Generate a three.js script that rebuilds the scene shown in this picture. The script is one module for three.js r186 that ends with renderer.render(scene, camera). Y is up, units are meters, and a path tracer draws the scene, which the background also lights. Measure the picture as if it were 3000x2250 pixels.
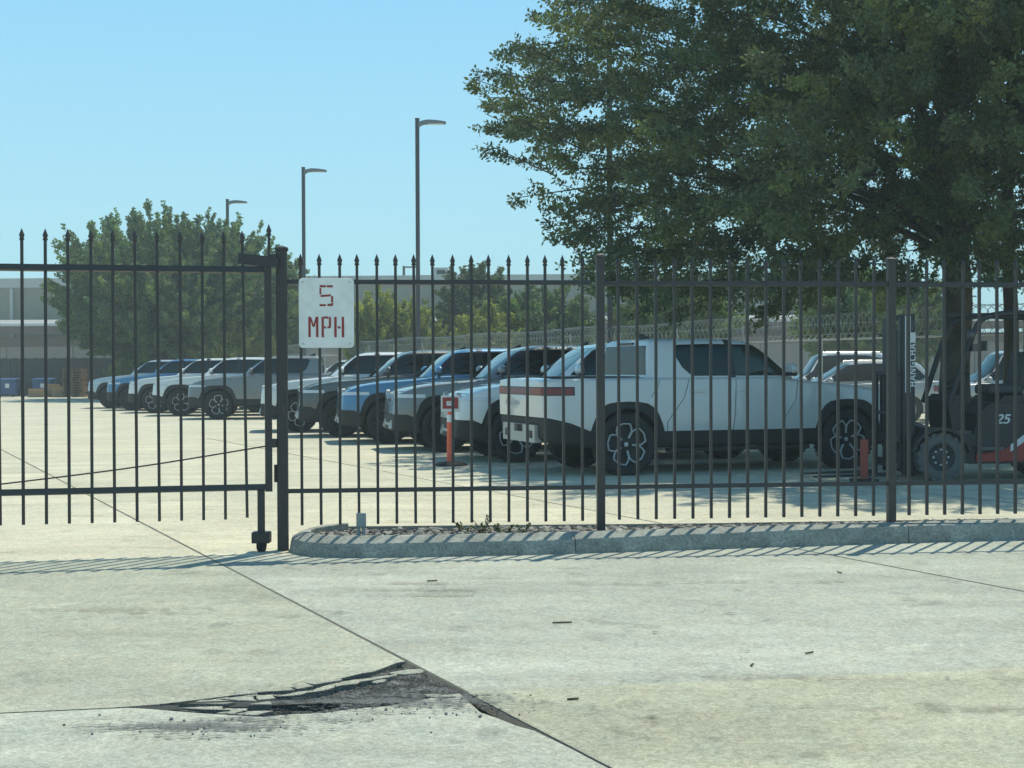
import * as THREE from 'three';
import { Brush, Evaluator, SUBTRACTION, INTERSECTION } from 'three-bvh-csg';
import { mergeGeometries, toCreasedNormals } from 'three/addons/utils/BufferGeometryUtils.js';
import { RoundedBoxGeometry } from 'three/addons/geometries/RoundedBoxGeometry.js';
import { ImprovedNoise } from 'three/addons/math/ImprovedNoise.js';
import { FontLoader } from 'three/addons/loaders/FontLoader.js';
import { TextGeometry } from 'three/addons/geometries/TextGeometry.js';

// ---------------------------------------------------------------- camera, sky, sun, exposure
const scene = new THREE.Scene();
const camera = new THREE.PerspectiveCamera(31.4, 1024 / 768, 0.1, 900);
camera.position.set(0, 1.45, 0);
camera.rotation.set(-0.011, 0, -0.004, 'YXZ');

const SUN = new THREE.Vector3(0.515, 2.19, -0.857).normalize();   // high, ahead and to the right
const sun = new THREE.DirectionalLight(new THREE.Color(1.0, 0.965, 0.79), 4.1);
sun.position.copy(SUN).multiplyScalar(120).add(new THREE.Vector3(0, 0, -30));
sun.target.position.set(0, 0, -30);
sun.castShadow = true;
sun.shadow.camera.left = -60; sun.shadow.camera.right = 60; sun.shadow.camera.top = 60; sun.shadow.camera.bottom = -60;
sun.shadow.camera.near = 1; sun.shadow.camera.far = 260; sun.shadow.mapSize.set(4096, 4096); sun.shadow.bias = -0.0005;
scene.add(sun, sun.target);

{ // clear summer sky: pale at the horizon, deeper overhead, a little brighter round the sun
  const w = 512, h = 256, d = new Float32Array(w * h * 4);
  for (let j = 0; j < h; j++) for (let i = 0; i < w; i++) {
    const el = ((j + 0.5) / h - 0.5) * Math.PI, az = ((i + 0.5) / w) * 2 * Math.PI - Math.PI;
    const e = Math.max(0, Math.sin(el));
    const dir = new THREE.Vector3(Math.cos(el) * Math.cos(az), Math.sin(el), Math.cos(el) * Math.sin(az));
    const g = Math.max(0, dir.dot(SUN)), glow = 0.10 * Math.pow(g, 8) + 0.4 * Math.pow(g, 80);
    const c = [0.56 - 0.9 * e, 0.95 - 0.95 * e, Math.min(1.0, 1.0 - 1.0 * (e - 0.25))], low = [0.10, 0.20, 0.40], k = (j * w + i) * 4;
    for (let q = 0; q < 3; q++) d[k + q] = Math.max(c[q], low[q]) + glow * [1, 0.98, 0.9][q];
    d[k + 3] = 1;
  }
  const sky = new THREE.DataTexture(d, w, h, THREE.RGBAFormat, THREE.FloatType);
  sky.mapping = THREE.EquirectangularReflectionMapping; sky.magFilter = sky.minFilter = THREE.LinearFilter;
  sky.colorSpace = THREE.LinearSRGBColorSpace; sky.needsUpdate = true;
  scene.background = sky; scene.environment = sky;
}
scene.fog = new THREE.FogExp2(new THREE.Color(0.88, 0.97, 0.95), 0.0021);
const renderer = new THREE.WebGLRenderer({ antialias: true });
renderer.toneMapping = THREE.LinearToneMapping;
renderer.toneMappingExposure = 1.0;
renderer.shadowMap.enabled = true;

// ---------------------------------------------------------------- helpers
let seed = 20240611;
const rnd = () => { seed = (seed * 1664525 + 1013904223) >>> 0; return seed / 4294967296; };
const rr = (a, b) => a + (b - a) * rnd();
const gauss = () => (rnd() + rnd() + rnd() + rnd() - 2) * 0.866 * 1.0;
const V = (x, y, z) => new THREE.Vector3(x, y, z);
const noise = new ImprovedNoise();
const names = {};
const numbered = n => { const k = names[n] = (names[n] ?? -1) + 1; return k ? n + '_' + String(k).padStart(3, '0') : n; };
function tag(o, label, category, group, kind) {
  o.userData.label = label; if (category) o.userData.category = category;
  if (group) o.userData.group = group; if (kind) o.userData.kind = kind;
  return o;
}
function thing(name, label, category, pos = [0, 0, 0], turn = 0, group) {
  const o = new THREE.Group(); o.name = numbered(name); o.position.set(...pos); o.rotation.y = turn;
  scene.add(o); return tag(o, label, category, group);
}
function part(parent, name, geo, mat) {
  const m = new THREE.Mesh(geo, mat); m.name = name; m.castShadow = m.receiveShadow = true; parent.add(m); return m;
}
function single(name, geo, mat, label, category, group, pos = [0, 0, 0], turn = 0) {
  const m = new THREE.Mesh(geo, mat); m.name = numbered(name); m.castShadow = m.receiveShadow = true;
  m.position.set(...pos); m.rotation.y = turn; scene.add(m); return tag(m, label, category, group);
}
function structure(name, geo, mat, parent = scene) {
  const m = new THREE.Mesh(geo, mat); m.name = name; m.receiveShadow = m.castShadow = true; parent.add(m);
  if (parent === scene) m.userData.kind = 'structure';
  return m;
}
const box = (w, h, d, x = 0, y = 0, z = 0) => new THREE.BoxGeometry(w, h, d).translate(x, y, z);
const rbox = (w, h, d, r, x = 0, y = 0, z = 0, s = 2) => new RoundedBoxGeometry(w, h, d, s, r).translate(x, y, z);
const cyl = (r0, r1, h, x = 0, y = 0, z = 0, n = 12) => new THREE.CylinderGeometry(r1, r0, h, n).translate(x, y, z);
const bar = (a, b, r, n = 6) => {   // round bar between two points
  const d = b.clone().sub(a), g = new THREE.CylinderGeometry(r, r, d.length(), n);
  g.applyQuaternion(new THREE.Quaternion().setFromUnitVectors(V(0, 1, 0), d.clone().normalize()));
  return g.translate((a.x + b.x) / 2, (a.y + b.y) / 2, (a.z + b.z) / 2);
};
const beam = (a, b, w, h) => {      // square bar between two points
  const d = b.clone().sub(a), g = new THREE.BoxGeometry(w, d.length(), h);
  g.applyQuaternion(new THREE.Quaternion().setFromUnitVectors(V(0, 1, 0), d.clone().normalize()));
  return g.translate((a.x + b.x) / 2, (a.y + b.y) / 2, (a.z + b.z) / 2);
};
const clean = g => { const n = g.index ? g.toNonIndexed() : g; for (const k of Object.keys(n.attributes)) if (!['position', 'normal', 'uv'].includes(k)) n.deleteAttribute(k);
  if (!n.attributes.uv) n.setAttribute('uv', new THREE.BufferAttribute(new Float32Array(n.attributes.position.count * 2), 2)); return n; };
const merge = list => mergeGeometries(list.map(clean));
const lin = (r, g, b) => new THREE.Color().setRGB(r, g, b);
const mat = (c, rough = 0.6, metal = 0, extra = {}) => new THREE.MeshStandardMaterial({ color: Array.isArray(c) ? lin(...c) : c, roughness: rough, metalness: metal, ...extra });

// fbm that tiles: sums sines of noise on a torus-free lattice
function valueTex(size, cells, oct, seed0, stretch = 1) {
  const out = new Float32Array(size * size);
  let amp = 1, tot = 0, s = seed0 >>> 0;
  const rand = () => { s = (s * 1664525 + 1013904223) >>> 0; return s / 4294967296; };
  for (let o = 0; o < oct; o++) {
    const cx = cells * 2 ** o, cy = Math.max(1, Math.round(cx * stretch)), g = new Float32Array(cx * cy);
    for (let i = 0; i < g.length; i++) g[i] = rand();
    for (let y = 0; y < size; y++) {
      const fy = y / size * cy, y0 = Math.floor(fy), ty = fy - y0, sy = ty * ty * (3 - 2 * ty), r0 = (y0 % cy) * cx, r1 = ((y0 + 1) % cy) * cx;
      for (let x = 0; x < size; x++) {
        const fx = x / size * cx, x0 = Math.floor(fx), tx = fx - x0, sx = tx * tx * (3 - 2 * tx), a = x0 % cx, b = (x0 + 1) % cx;
        const top = g[r0 + a] + (g[r0 + b] - g[r0 + a]) * sx, bot = g[r1 + a] + (g[r1 + b] - g[r1 + a]) * sx;
        out[y * size + x] += amp * (top + (bot - top) * sy);
      }
    }
    tot += amp; amp *= 0.55;
  }
  for (let i = 0; i < out.length; i++) out[i] /= tot;
  return out;
}
function colourTex(size, f, repeat = 1) {
  const d = new Uint8Array(size * size * 4);
  for (let i = 0; i < size * size; i++) { const c = f(i, i % size, Math.floor(i / size)); for (let q = 0; q < 3; q++) d[i * 4 + q] = Math.max(0, Math.min(255, c[q] * 255)); d[i * 4 + 3] = 255; }
  const t = new THREE.DataTexture(d, size, size); t.wrapS = t.wrapT = THREE.RepeatWrapping; t.magFilter = THREE.LinearFilter; t.minFilter = THREE.LinearMipmapLinearFilter;
  t.generateMipmaps = true; t.colorSpace = THREE.SRGBColorSpace; t.repeat.set(repeat, repeat); t.needsUpdate = true; return t;
}
function grayTex(size, f, repeat = 1) { const t = colourTex(size, (i, x, y) => { const v = f(i, x, y); return [v, v, v]; }, repeat); t.colorSpace = THREE.NoColorSpace; return t; }
const lerp = (a, b, t) => a + (b - a) * t;
const sm = (a, b, x) => { const t = Math.max(0, Math.min(1, (x - a) / (b - a))); return t * t * (3 - 2 * t); };

// ---------------------------------------------------------------- shared materials
const M = {};
{
  const S = 2048, coarse = valueTex(S, 5, 5, 11), streak = valueTex(S, 4, 4, 12, 5), fine = valueTex(S, 300, 2, 13), grit = valueTex(S, 1000, 1, 16), mid = valueTex(S, 60, 3, 14), spots = valueTex(S, 22, 3, 15);
  const conc = (base, amp) => colourTex(S, i => {
    let v = 1 + amp * ((coarse[i] - 0.5) * 0.36 + (streak[i] - 0.5) * 0.34 + (mid[i] - 0.5) * 0.16 + (fine[i] - 0.5) * 0.42 + (grit[i] - 0.5) * 0.42);
    v -= 0.16 * sm(0.70, 0.80, spots[i]) * amp - 0.12 * sm(0.24, 0.14, spots[i]) * amp;
    const warm = (coarse[(i * 7 + 99991) % (S * S)] - 0.5) * 0.05;
    return [base[0] * v * (1 + warm), base[1] * v, base[2] * v * (1 - warm)];
  }, 1 / 5.5);
  const bump = grayTex(S, i => 0.5 + (fine[i] - 0.5) * 0.6 + (mid[i] - 0.5) * 0.5, 1 / 5.5);
  M.drive = mat(0xffffff, 0.92, 0, { map: conc([0.672, 0.676, 0.618], 0.52), bumpMap: bump, bumpScale: 0.003 });
  M.lot = mat(0xffffff, 0.93, 0, { map: conc([0.785, 0.758, 0.665], 0.42), bumpMap: bump, bumpScale: 0.002 });
  const S2 = 512, a = valueTex(S2, 8, 4, 31), b = valueTex(S2, 96, 2, 32);
  M.kerb = mat(0xffffff, 0.92, 0, { map: colourTex(S2, i => { const v = 0.565 + (a[i] - 0.5) * 0.22 + (b[i] - 0.5) * 0.2; return [v, v * 1.01, v * 0.95]; }, 0.8), bumpMap: grayTex(S2, i => b[i], 0.8), bumpScale: 0.0015 });
  M.patch = mat(0xffffff, 0.95, 0, { map: colourTex(S2, i => { const v = 0.30 + (a[i] - 0.5) * 0.5 + (b[i] - 0.5) * 0.5; return [v, v, v * 0.98]; }, 1.6), bumpMap: grayTex(S2, i => b[i] * 0.7 + a[i] * 0.3, 1.6), bumpScale: 0.02 });
  M.wallTan = mat(0xffffff, 0.9, 0, { map: colourTex(S2, i => { const v = 0.56 + (a[i] - 0.5) * 0.1 + (b[i] - 0.5) * 0.05; return [v * 1.04, v, v * 0.9]; }, 0.2) });
  M.wallPink = mat(0xffffff, 0.9, 0, { map: colourTex(S2, i => { const v = 0.55 + (a[i] - 0.5) * 0.1 + (b[i] - 0.5) * 0.05; return [v * 1.05, v * 0.97, v * 0.92]; }, 0.2) });
  M.bark = mat(0xffffff, 0.95, 0, { map: colourTex(S2, (i, x, y) => { const v = 0.30 + (a[(y >> 2) * S2 + x] - 0.5) * 0.3 + (b[i] - 0.5) * 0.15; return [v, v * 0.9, v * 0.78]; }, 2), bumpMap: grayTex(S2, i => b[i], 2), bumpScale: 0.01 });
  const pt = valueTex(S2, 24, 4, 41), pf = valueTex(S2, 128, 2, 42);
  M.iron = mat(0xffffff, 0.55, 0.0, { map: colourTex(S2, i => { const v = 0.20 + (pt[i] - 0.5) * 0.11 + (pf[i] - 0.5) * 0.05, r = sm(0.68, 0.8, pt[i]) * 0.08; return [v + r + 0.01, v + r * 0.4, v]; }, 1.5), roughnessMap: grayTex(S2, i => 0.62 + pt[i] * 0.5, 1.5) });
  M.wood = mat(0xffffff, 0.9, 0, { map: colourTex(S2, (i, x, y) => { const v = 0.52 + (a[((y >> 4) * S2) + x] - 0.5) * 0.4 + (b[i] - 0.5) * 0.1; return [v, v * 0.78, v * 0.56]; }, 1) });
  M.greyWood = mat(0xffffff, 0.95, 0, { map: colourTex(S2, (i, x, y) => { const v = 0.27 + (a[((y >> 4) * S2) + x] - 0.5) * 0.16 + (b[i] - 0.5) * 0.06; return [v, v * 1.0, v * 0.98]; }, 1) });
}
M.galv = mat([0.45, 0.46, 0.46], 0.45, 0.6);
M.wire = mat([0.34, 0.35, 0.35], 0.5, 0.5);
M.black = mat([0.018, 0.019, 0.02], 0.6);
M.rubber = mat([0.02, 0.02, 0.021], 0.85);
M.white = mat([0.78, 0.78, 0.76], 0.55);
M.dirt = mat([0.24, 0.23, 0.20], 1, 0, { bumpMap: M.patch.bumpMap, bumpScale: 0.02 });
M.brokenEdge = mat([0.19, 0.18, 0.155], 1, 0, { bumpMap: M.patch.bumpMap, bumpScale: 0.02 });
// ---------------------------------------------------------------- ground: lot, slabs, broken joint, kerb
{
  const sh = new THREE.Shape([[-450, -400], [450, -400], [450, 500], [-450, 500]].map(p => new THREE.Vector2(...p)));
  sh.holes.push(new THREE.Path([[-2.3, 4.9], [-2.3, 7.1], [0.7, 7.1], [0.7, 4.9]].map(p => new THREE.Vector2(...p))));   // opened under the broken slabs
  const gr = structure('ground', new THREE.ShapeGeometry(sh).rotateX(-Math.PI / 2).translate(0, -0.012, 0), M.lot);
  structure('sub_base', box(3.2, 0.02, 2.4, -0.8, -0.14, -6.0), mat([0.05, 0.045, 0.04], 1), gr);
}
const O = [-0.212, 6.107], DA = [-0.483, 1], DB = [1, 0.175], SA = 4.45, SB = 4.43;
const cell = (i, j) => [O[0] + i * SA * DA[0] + j * SB * DB[0], O[1] + i * SA * DA[1] + j * SB * DB[1]];   // [X, depth]
function slabGeo(poly, y = 0, thick = 0.09, bev = 0.003) {            // poly in [X, depth]
  const s = new THREE.Shape(poly.map(p => new THREE.Vector2(p[0], p[1])));
  const g = new THREE.ExtrudeGeometry(s, { depth: thick, bevelEnabled: true, bevelSize: bev, bevelThickness: bev, bevelSegments: 2, bevelOffset: -bev });
  return g.rotateX(-Math.PI / 2).translate(0, y - thick - bev, 0);    // shape y -> -z, extrusion up
}
const inset = (poly, d) => { const c = poly.reduce((a, p) => [a[0] + p[0] / poly.length, a[1] + p[1] / poly.length], [0, 0]); return poly.map(p => { const v = [c[0] - p[0], c[1] - p[1]], l = Math.hypot(...v); return [p[0] + v[0] / l * d, p[1] + v[1] / l * d]; }); };
// near edge of the break, where the nearer slab has crumbled too: [X, depth]
const nearBreak = [[-1.66, 5.852], [-1.56, 5.845], [-1.44, 5.80], [-1.30, 5.745], [-1.17, 5.72], [-1.05, 5.70], [-0.93, 5.735], [-0.80, 5.76], [-0.68, 5.83], [-0.55, 5.865], [-0.44, 5.94], [-0.34, 6.03]];
const nearAt = x => { for (let i = 1; i < nearBreak.length; i++) if (x <= nearBreak[i][0]) { const [a, b] = nearBreak[i - 1], [c, d] = nearBreak[i]; return b + (d - b) * Math.max(0, (x - a) / (c - a)); } return 5.86 + 0.178 * (x + 1.6) - 0.01; };
{
  const drive = new THREE.Group(); drive.name = 'concrete_driveway'; drive.userData.kind = 'structure'; scene.add(drive);
  const lot = new THREE.Group(); lot.name = 'concrete_yard'; lot.userData.kind = 'structure'; scene.add(lot);
  const filler = [], tints = [[1, 1, 1], [0.95, 0.96, 0.96], [1.04, 1.03, 1.0], [0.97, 0.95, 0.90]].map(t => { const m = M.drive.clone(); m.color = lin(...t); return m; });
  const brown = M.drive.clone(); brown.color = lin(0.96, 0.925, 0.84);      // the browner, dirtier slab at the lower right
  const lots = [[1, 1, 1], [0.96, 0.965, 0.96], [1.03, 1.02, 1.0]].map(t => { const m = M.lot.clone(); m.color = lin(...t); return m; });
  for (let i = -1; i < 5; i++) for (let j = -5; j < 6; j++) {
    const q = [cell(i, j), cell(i, j + 1), cell(i + 1, j + 1), cell(i + 1, j)];
    if (q.every(p => Math.abs(p[0]) > 0.42 * p[1] + 2)) continue;
    const front = i < 1;
    let poly = inset(q, 0.003);
    if (i === 0 && j === -1) {   // the slab with the broken corner: its near right corner is gone along a ragged line
      const cut = [[-1.72, 5.853], [-1.55, 5.905]];
      const m = [[-1.40, 5.985], [-1.25, 6.06], [-1.17, 6.10], [-1.08, 6.19], [-0.98, 6.225], [-0.90, 6.31], [-0.80, 6.40], [-0.72, 6.50], [-0.665, 6.53], [-0.62, 6.64], [-0.575, 6.72]];
      cut.push(...m.map(p => [p[0] + rr(-0.012, 0.012), p[1] + rr(-0.012, 0.012)]));
      poly = [poly[0], ...cut, [-0.532, 6.76], poly[2], poly[3]];
    }
    if (i === -1 && j === -1) { // spalled edge of the near slab by the long joint
      const e = inset(q, 0.003), n = [];
      const A = e[1], B = e[2];
      const wear = [[0.80, 0.004], [0.855, 0.012], [0.875, 0.045], [0.90, 0.06], [0.925, 0.085], [0.945, 0.07], [0.965, 0.055], [0.985, 0.035]];
      for (const [t, w] of wear) n.push([A[0] + (B[0] - A[0]) * t - w, A[1] + (B[1] - A[1]) * t - w * 0.2]);
      poly = [e[0], A, ...n, [B[0] - 0.03, B[1] - 0.01], ...nearBreak.slice().reverse().map(q => [q[0] + rr(-.012, .012), q[1] + rr(-.01, .01)]), e[3]];
    }
    const g = slabGeo(poly, front ? rr(-0.004, 0.004) : rr(-0.003, 0.003));
    const uv = g.attributes.uv, ox = rr(0, 5.5), oy = rr(0, 5.5); for (let k = 0; k < uv.count; k++) uv.setXY(k, uv.getX(k) + ox, uv.getY(k) + oy);
    const p = structure('slab', g, front ? (i === -1 && j >= 0 ? brown : tints[(i * 3 + j + 40) % 4]) : lots[(i * 5 + j * 2 + 60) % 3], front ? drive : lot); p.material = [p.material, M.brokenEdge]; ;
    p.userData.label = front ? 'grey green weathered concrete slab of the driveway' : 'pale cream concrete slab inside the gate';
    const c = [...q, q[0]];
    for (let k = 1; k < 3; k++) filler.push(beam(V(c[k][0], -0.030, -c[k][1]), V(c[k + 1][0], -0.030, -c[k + 1][1]), 0.05, 0.05));
  }
  structure('joint_dirt', merge(filler), M.dirt, drive);
  // crumbled asphalt patch in the broken corner
  const tri = [[-1.72, 5.84], [-1.0, 6.05], [-0.62, 6.60], [-0.50, 6.84], [-0.14, 6.14], [-0.10, 5.90], [-0.9, 5.93]];
  const G = new THREE.PlaneGeometry(1.9, 1.3, 190, 130).rotateX(-Math.PI / 2).translate(-0.85, 0, -6.3), P = G.attributes.position;
  for (let k = 0; k < P.count; k++) {
    const x = P.getX(k), z = P.getZ(k), d = -z, n = noise.noise(x * 4, z * 6, 1.3) * 0.012 + noise.noise(x * 19, z * 21, 5.1) * 0.007 + noise.noise(x * 55, z * 55, 8) * 0.006;
    const joint = 0.342 - 0.483 * (d - 4.96), crack = 5.90 + (x + 1.62) * 0.78, low = nearAt(x);
    let y = -0.006 + n - 0.034 * sm(-0.62, -0.85, x) - 0.02 * sm(0.16, 0.02, crack - d);
    if (x > joint - 0.012 || d > crack + 0.1 || d < low - 0.02) y = -0.10;
    P.setY(k, y);
  }
  G.computeVertexNormals();
  const uv = G.attributes.uv; for (let k = 0; k < uv.count; k++) uv.setXY(k, P.getX(k), P.getZ(k));
  structure('asphalt_patch', G, M.patch, drive).userData.label = 'grey crumbled asphalt patch in the broken slab corner';
  // loose concrete shards along the break
  {
    const crackAt = x => 5.90 + (x + 1.62) * 0.755, NX = 9, NR = 6, grid = [];
    for (let i = 0; i <= NX; i++) { const row = []; for (let j = 0; j <= NR; j++) {
      const x = lerp(-1.64, -0.60, i / NX) + rr(-.045, .045), lo = nearAt(x) + 0.02, hi = Math.max(lo + 0.03, crackAt(x) - 0.045), v = j / NR;
      row.push([x + (j % 2 ? 0.05 : 0), lerp(lo, hi, v) + (j && j < NR ? rr(-.3, .3) * (hi - lo) / NR : 0)]); } grid.push(row); }
    const mid = (p, q, k) => [(p[0] + q[0]) / 2 + rr(-k, k), (p[1] + q[1]) / 2 + rr(-k, k) * 0.6];
    for (let i = 0; i < NX; i++) for (let j = 0; j < NR; j++) {       // cracked pieces still lying in the break; some are gone
      const q = [grid[i][j], grid[i + 1][j], grid[i + 1][j + 1], grid[i][j + 1]];
      const deep = (q[3][1] - q[0][1] + q[2][1] - q[1][1]) / 2; if (deep < 0.022 || (i > 4 && j < 4) || rnd() < 0.09) continue;
      const c = q.reduce((m, p) => [m[0] + p[0] / 4, m[1] + p[1] / 4], [0, 0]);
      const pts = q.flatMap((p, k) => [p, mid(p, q[(k + 1) % 4], 0.018)]).map(p => [(p[0] - c[0]) * 0.955, (p[1] - c[1]) * Math.max(0.7, 1 - 0.013 / deep)]);
      const p = structure('concrete_shard', slabGeo(pts, 0, 0.04, 0.004), [tints[(i + j * 2) % 4], M.brokenEdge], drive);
      p.position.set(c[0], rr(-0.012, 0.009), -c[1]); p.rotation.set(rr(-.06, .08), rr(-.08, .08), rr(-.05, .05));
    }
    for (const [x, d, w, t] of [[-0.50, 6.52, .10, .35], [-0.33, 6.04, .08, -.5], [-0.62, 6.33, .05, .9]]) {
      const pts = []; for (let k = 0; k < 7; k++) { const an = k / 7 * 6.283 + rr(-.3, .3), r = rr(.75, 1.2); pts.push([Math.cos(an) * w * r, Math.sin(an) * w * 0.5 * r]); }
      const p = structure('concrete_shard', slabGeo(pts, 0, 0.03, 0.004), [tints[1], M.brokenEdge], drive); p.position.set(x, 0.004, -d); p.rotation.set(rr(-.06, .08), t, rr(-.06, .06), 'YXZ');
    }
  }
  // grainy stains with their own ragged outlines: worn asphalt over the near slab, brownish tyre scuffs, drips
  let stainSeed = 91;
  const stain = (label, w, h, x0, d0, env, colour, strength, y) => {
    const S = 512, n1 = valueTex(S, 7, 4, stainSeed++, 3), n2 = valueTex(S, 110, 2, stainSeed++), n3 = valueTex(S, 256, 1, stainSeed++);
    const al = grayTex(S, (i, px, py) => { const e = env(x0 + px / S * w, d0 + py / S * h); return sm(0.30, 0.62, e * 0.72 + (n1[i] - 0.5) * 1.0 + (n2[i] - 0.5) * 1.0) * strength * sm(0.03, 0.25, e) * (0.35 + 0.9 * n3[i]); }); al.wrapS = al.wrapT = THREE.ClampToEdgeWrapping;
    const g = new THREE.PlaneGeometry(w, h).rotateX(-Math.PI / 2).translate(x0 + w / 2, y, -(d0 + h / 2));
    structure('stain', g, new THREE.MeshStandardMaterial({ color: lin(...colour), roughness: 0.95, alphaMap: al, transparent: true }), drive).userData.label = label;
  };
  const blob = (cx, cd, rx, rd) => (x, d) => Math.exp(-(((x - cx) / rx) ** 2 + ((d - cd) / rd) ** 2));
  const b1 = blob(-1.22, 5.53, 0.50, 0.14), b2 = blob(-0.50, 5.90, 0.52, 0.15);
  stain('grey grainy smear of worn asphalt over the near slab', 2.3, 1.3, -2.05, 5.05, (x, d) => b1(x, d) + b2(x, d), [0.15, 0.155, 0.155], 0.85, 0.0095);
  const sc = [[-0.62, 8.95, .4, .05], [-0.45, 9.2, .55, .04], [-0.55, 8.7, .35, .04], [-0.25, 9.45, .3, .03]].map(q => blob(...q));
  stain('faint brownish tyre scuffs on the driveway before the kerb', 2.2, 1.2, -1.6, 8.5, (x, d) => sc.reduce((t, f) => t + f(x, d), 0), [0.24, 0.20, 0.17], 0.45, 0.0105);
  const dr = []; for (let k = 0; k < 13; k++) dr.push(blob(rr(0.3, 3.0), rr(5.6, 8.6), rr(.012, .035), rr(.012, .03)));
  stain('small dark drips on the right driveway slab', 3.0, 3.2, 0.2, 5.5, (x, d) => Math.min(1.2, dr.reduce((t, f) => t + f(x, d), 0) * 1.3), [0.13, 0.12, 0.105], 0.5, 0.0115);
  const tr = [[1.6, 6.35, 1.6, .10], [2.4, 5.75, 1.2, .09], [-2.2, 8.2, 1.3, .12], [1.7, 9.2, 1.5, .07]].map(q => blob(...q));
  stain('long pale brown tyre tracks across the driveway', 6.5, 4.5, -3.4, 5.3, (x, d) => tr.reduce((t, f) => t + f(x, d), 0) * 0.8, [0.23, 0.20, 0.16], 0.34, 0.0125);
  // asphalt crumbs scattered over the near slab (countless)
  const crumb = new THREE.IcosahedronGeometry(0.0075, 0), N = 170, im = new THREE.InstancedMesh(crumb, mat([0.09, 0.095, 0.1], 0.95), N), m4 = new THREE.Matrix4(), col = new THREE.Color();
  let c = 0;
  while (c < N) {
    const x = rr(-1.9, 0.1), d = rr(5.1, 6.5);
    const f = Math.exp(-(((x + 1.15) / 0.42) ** 2 + ((d - 5.55) / 0.13) ** 2)) * 0.9 + Math.exp(-(((x + 0.5) / 0.42) ** 2 + ((d - 6.1) / 0.24) ** 2)) + Math.exp(-(((x + 0.25) / 0.3) ** 2 + ((d - 5.72) / 0.09) ** 2)) * 0.7;
    if (rnd() > f * (0.6 + 0.7 * noise.noise(x * 6, d * 6, 3))) continue;
    const s = rr(0.25, 0.9) * (rnd() < 0.06 ? 1.8 : 1);
    m4.makeRotationFromEuler(new THREE.Euler(rr(0, 3), rr(0, 3), rr(0, 3))).scale(V(s, s * 0.6, s)).setPosition(x, (d < 5.85 + 0.175 * (x + 1.6) ? 0.002 : -0.012) + 0.002, -d);
    im.setMatrixAt(c, m4); const g = rr(0.5, 2.6); im.setColorAt(c++, col.setRGB(g, g, g));
  }
  im.name = 'asphalt_crumbs'; im.castShadow = im.receiveShadow = true; im.userData.kind = 'stuff'; im.userData.label = 'loose dark asphalt crumbs scattered round the broken slab'; scene.add(im);
  // scattered bits of debris on the driveway
  for (const [x, d, l, t, w] of [[0.28, 7.75, .11, .05, 'longest brown twig, lying alone in mid driveway'], [0.26, 5.95, .05, .1, 'short twig just right of the broken slab corner'], [1.5, 6.9, .05, .5, 'short twig near the cross joint on the right'], [-0.55, 9.3, .07, .2, 'brown twig on the driveway a little before the kerb'], [1.16, 6.62, .03, 1, 'tiny twig right of the broken slab, close to the cross joint'], [2.3, 9.6, .05, 2, 'short twig near the kerb at the right']])
    single('twig', bar(V(-l / 2, 0, 0), V(l / 2, 0.002, 0), 0.005, 5), mat([0.09, 0.07, 0.05], 0.95), w, 'twig', 'twigs on the driveway', [x, 0.008, -d], t);
}
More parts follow.
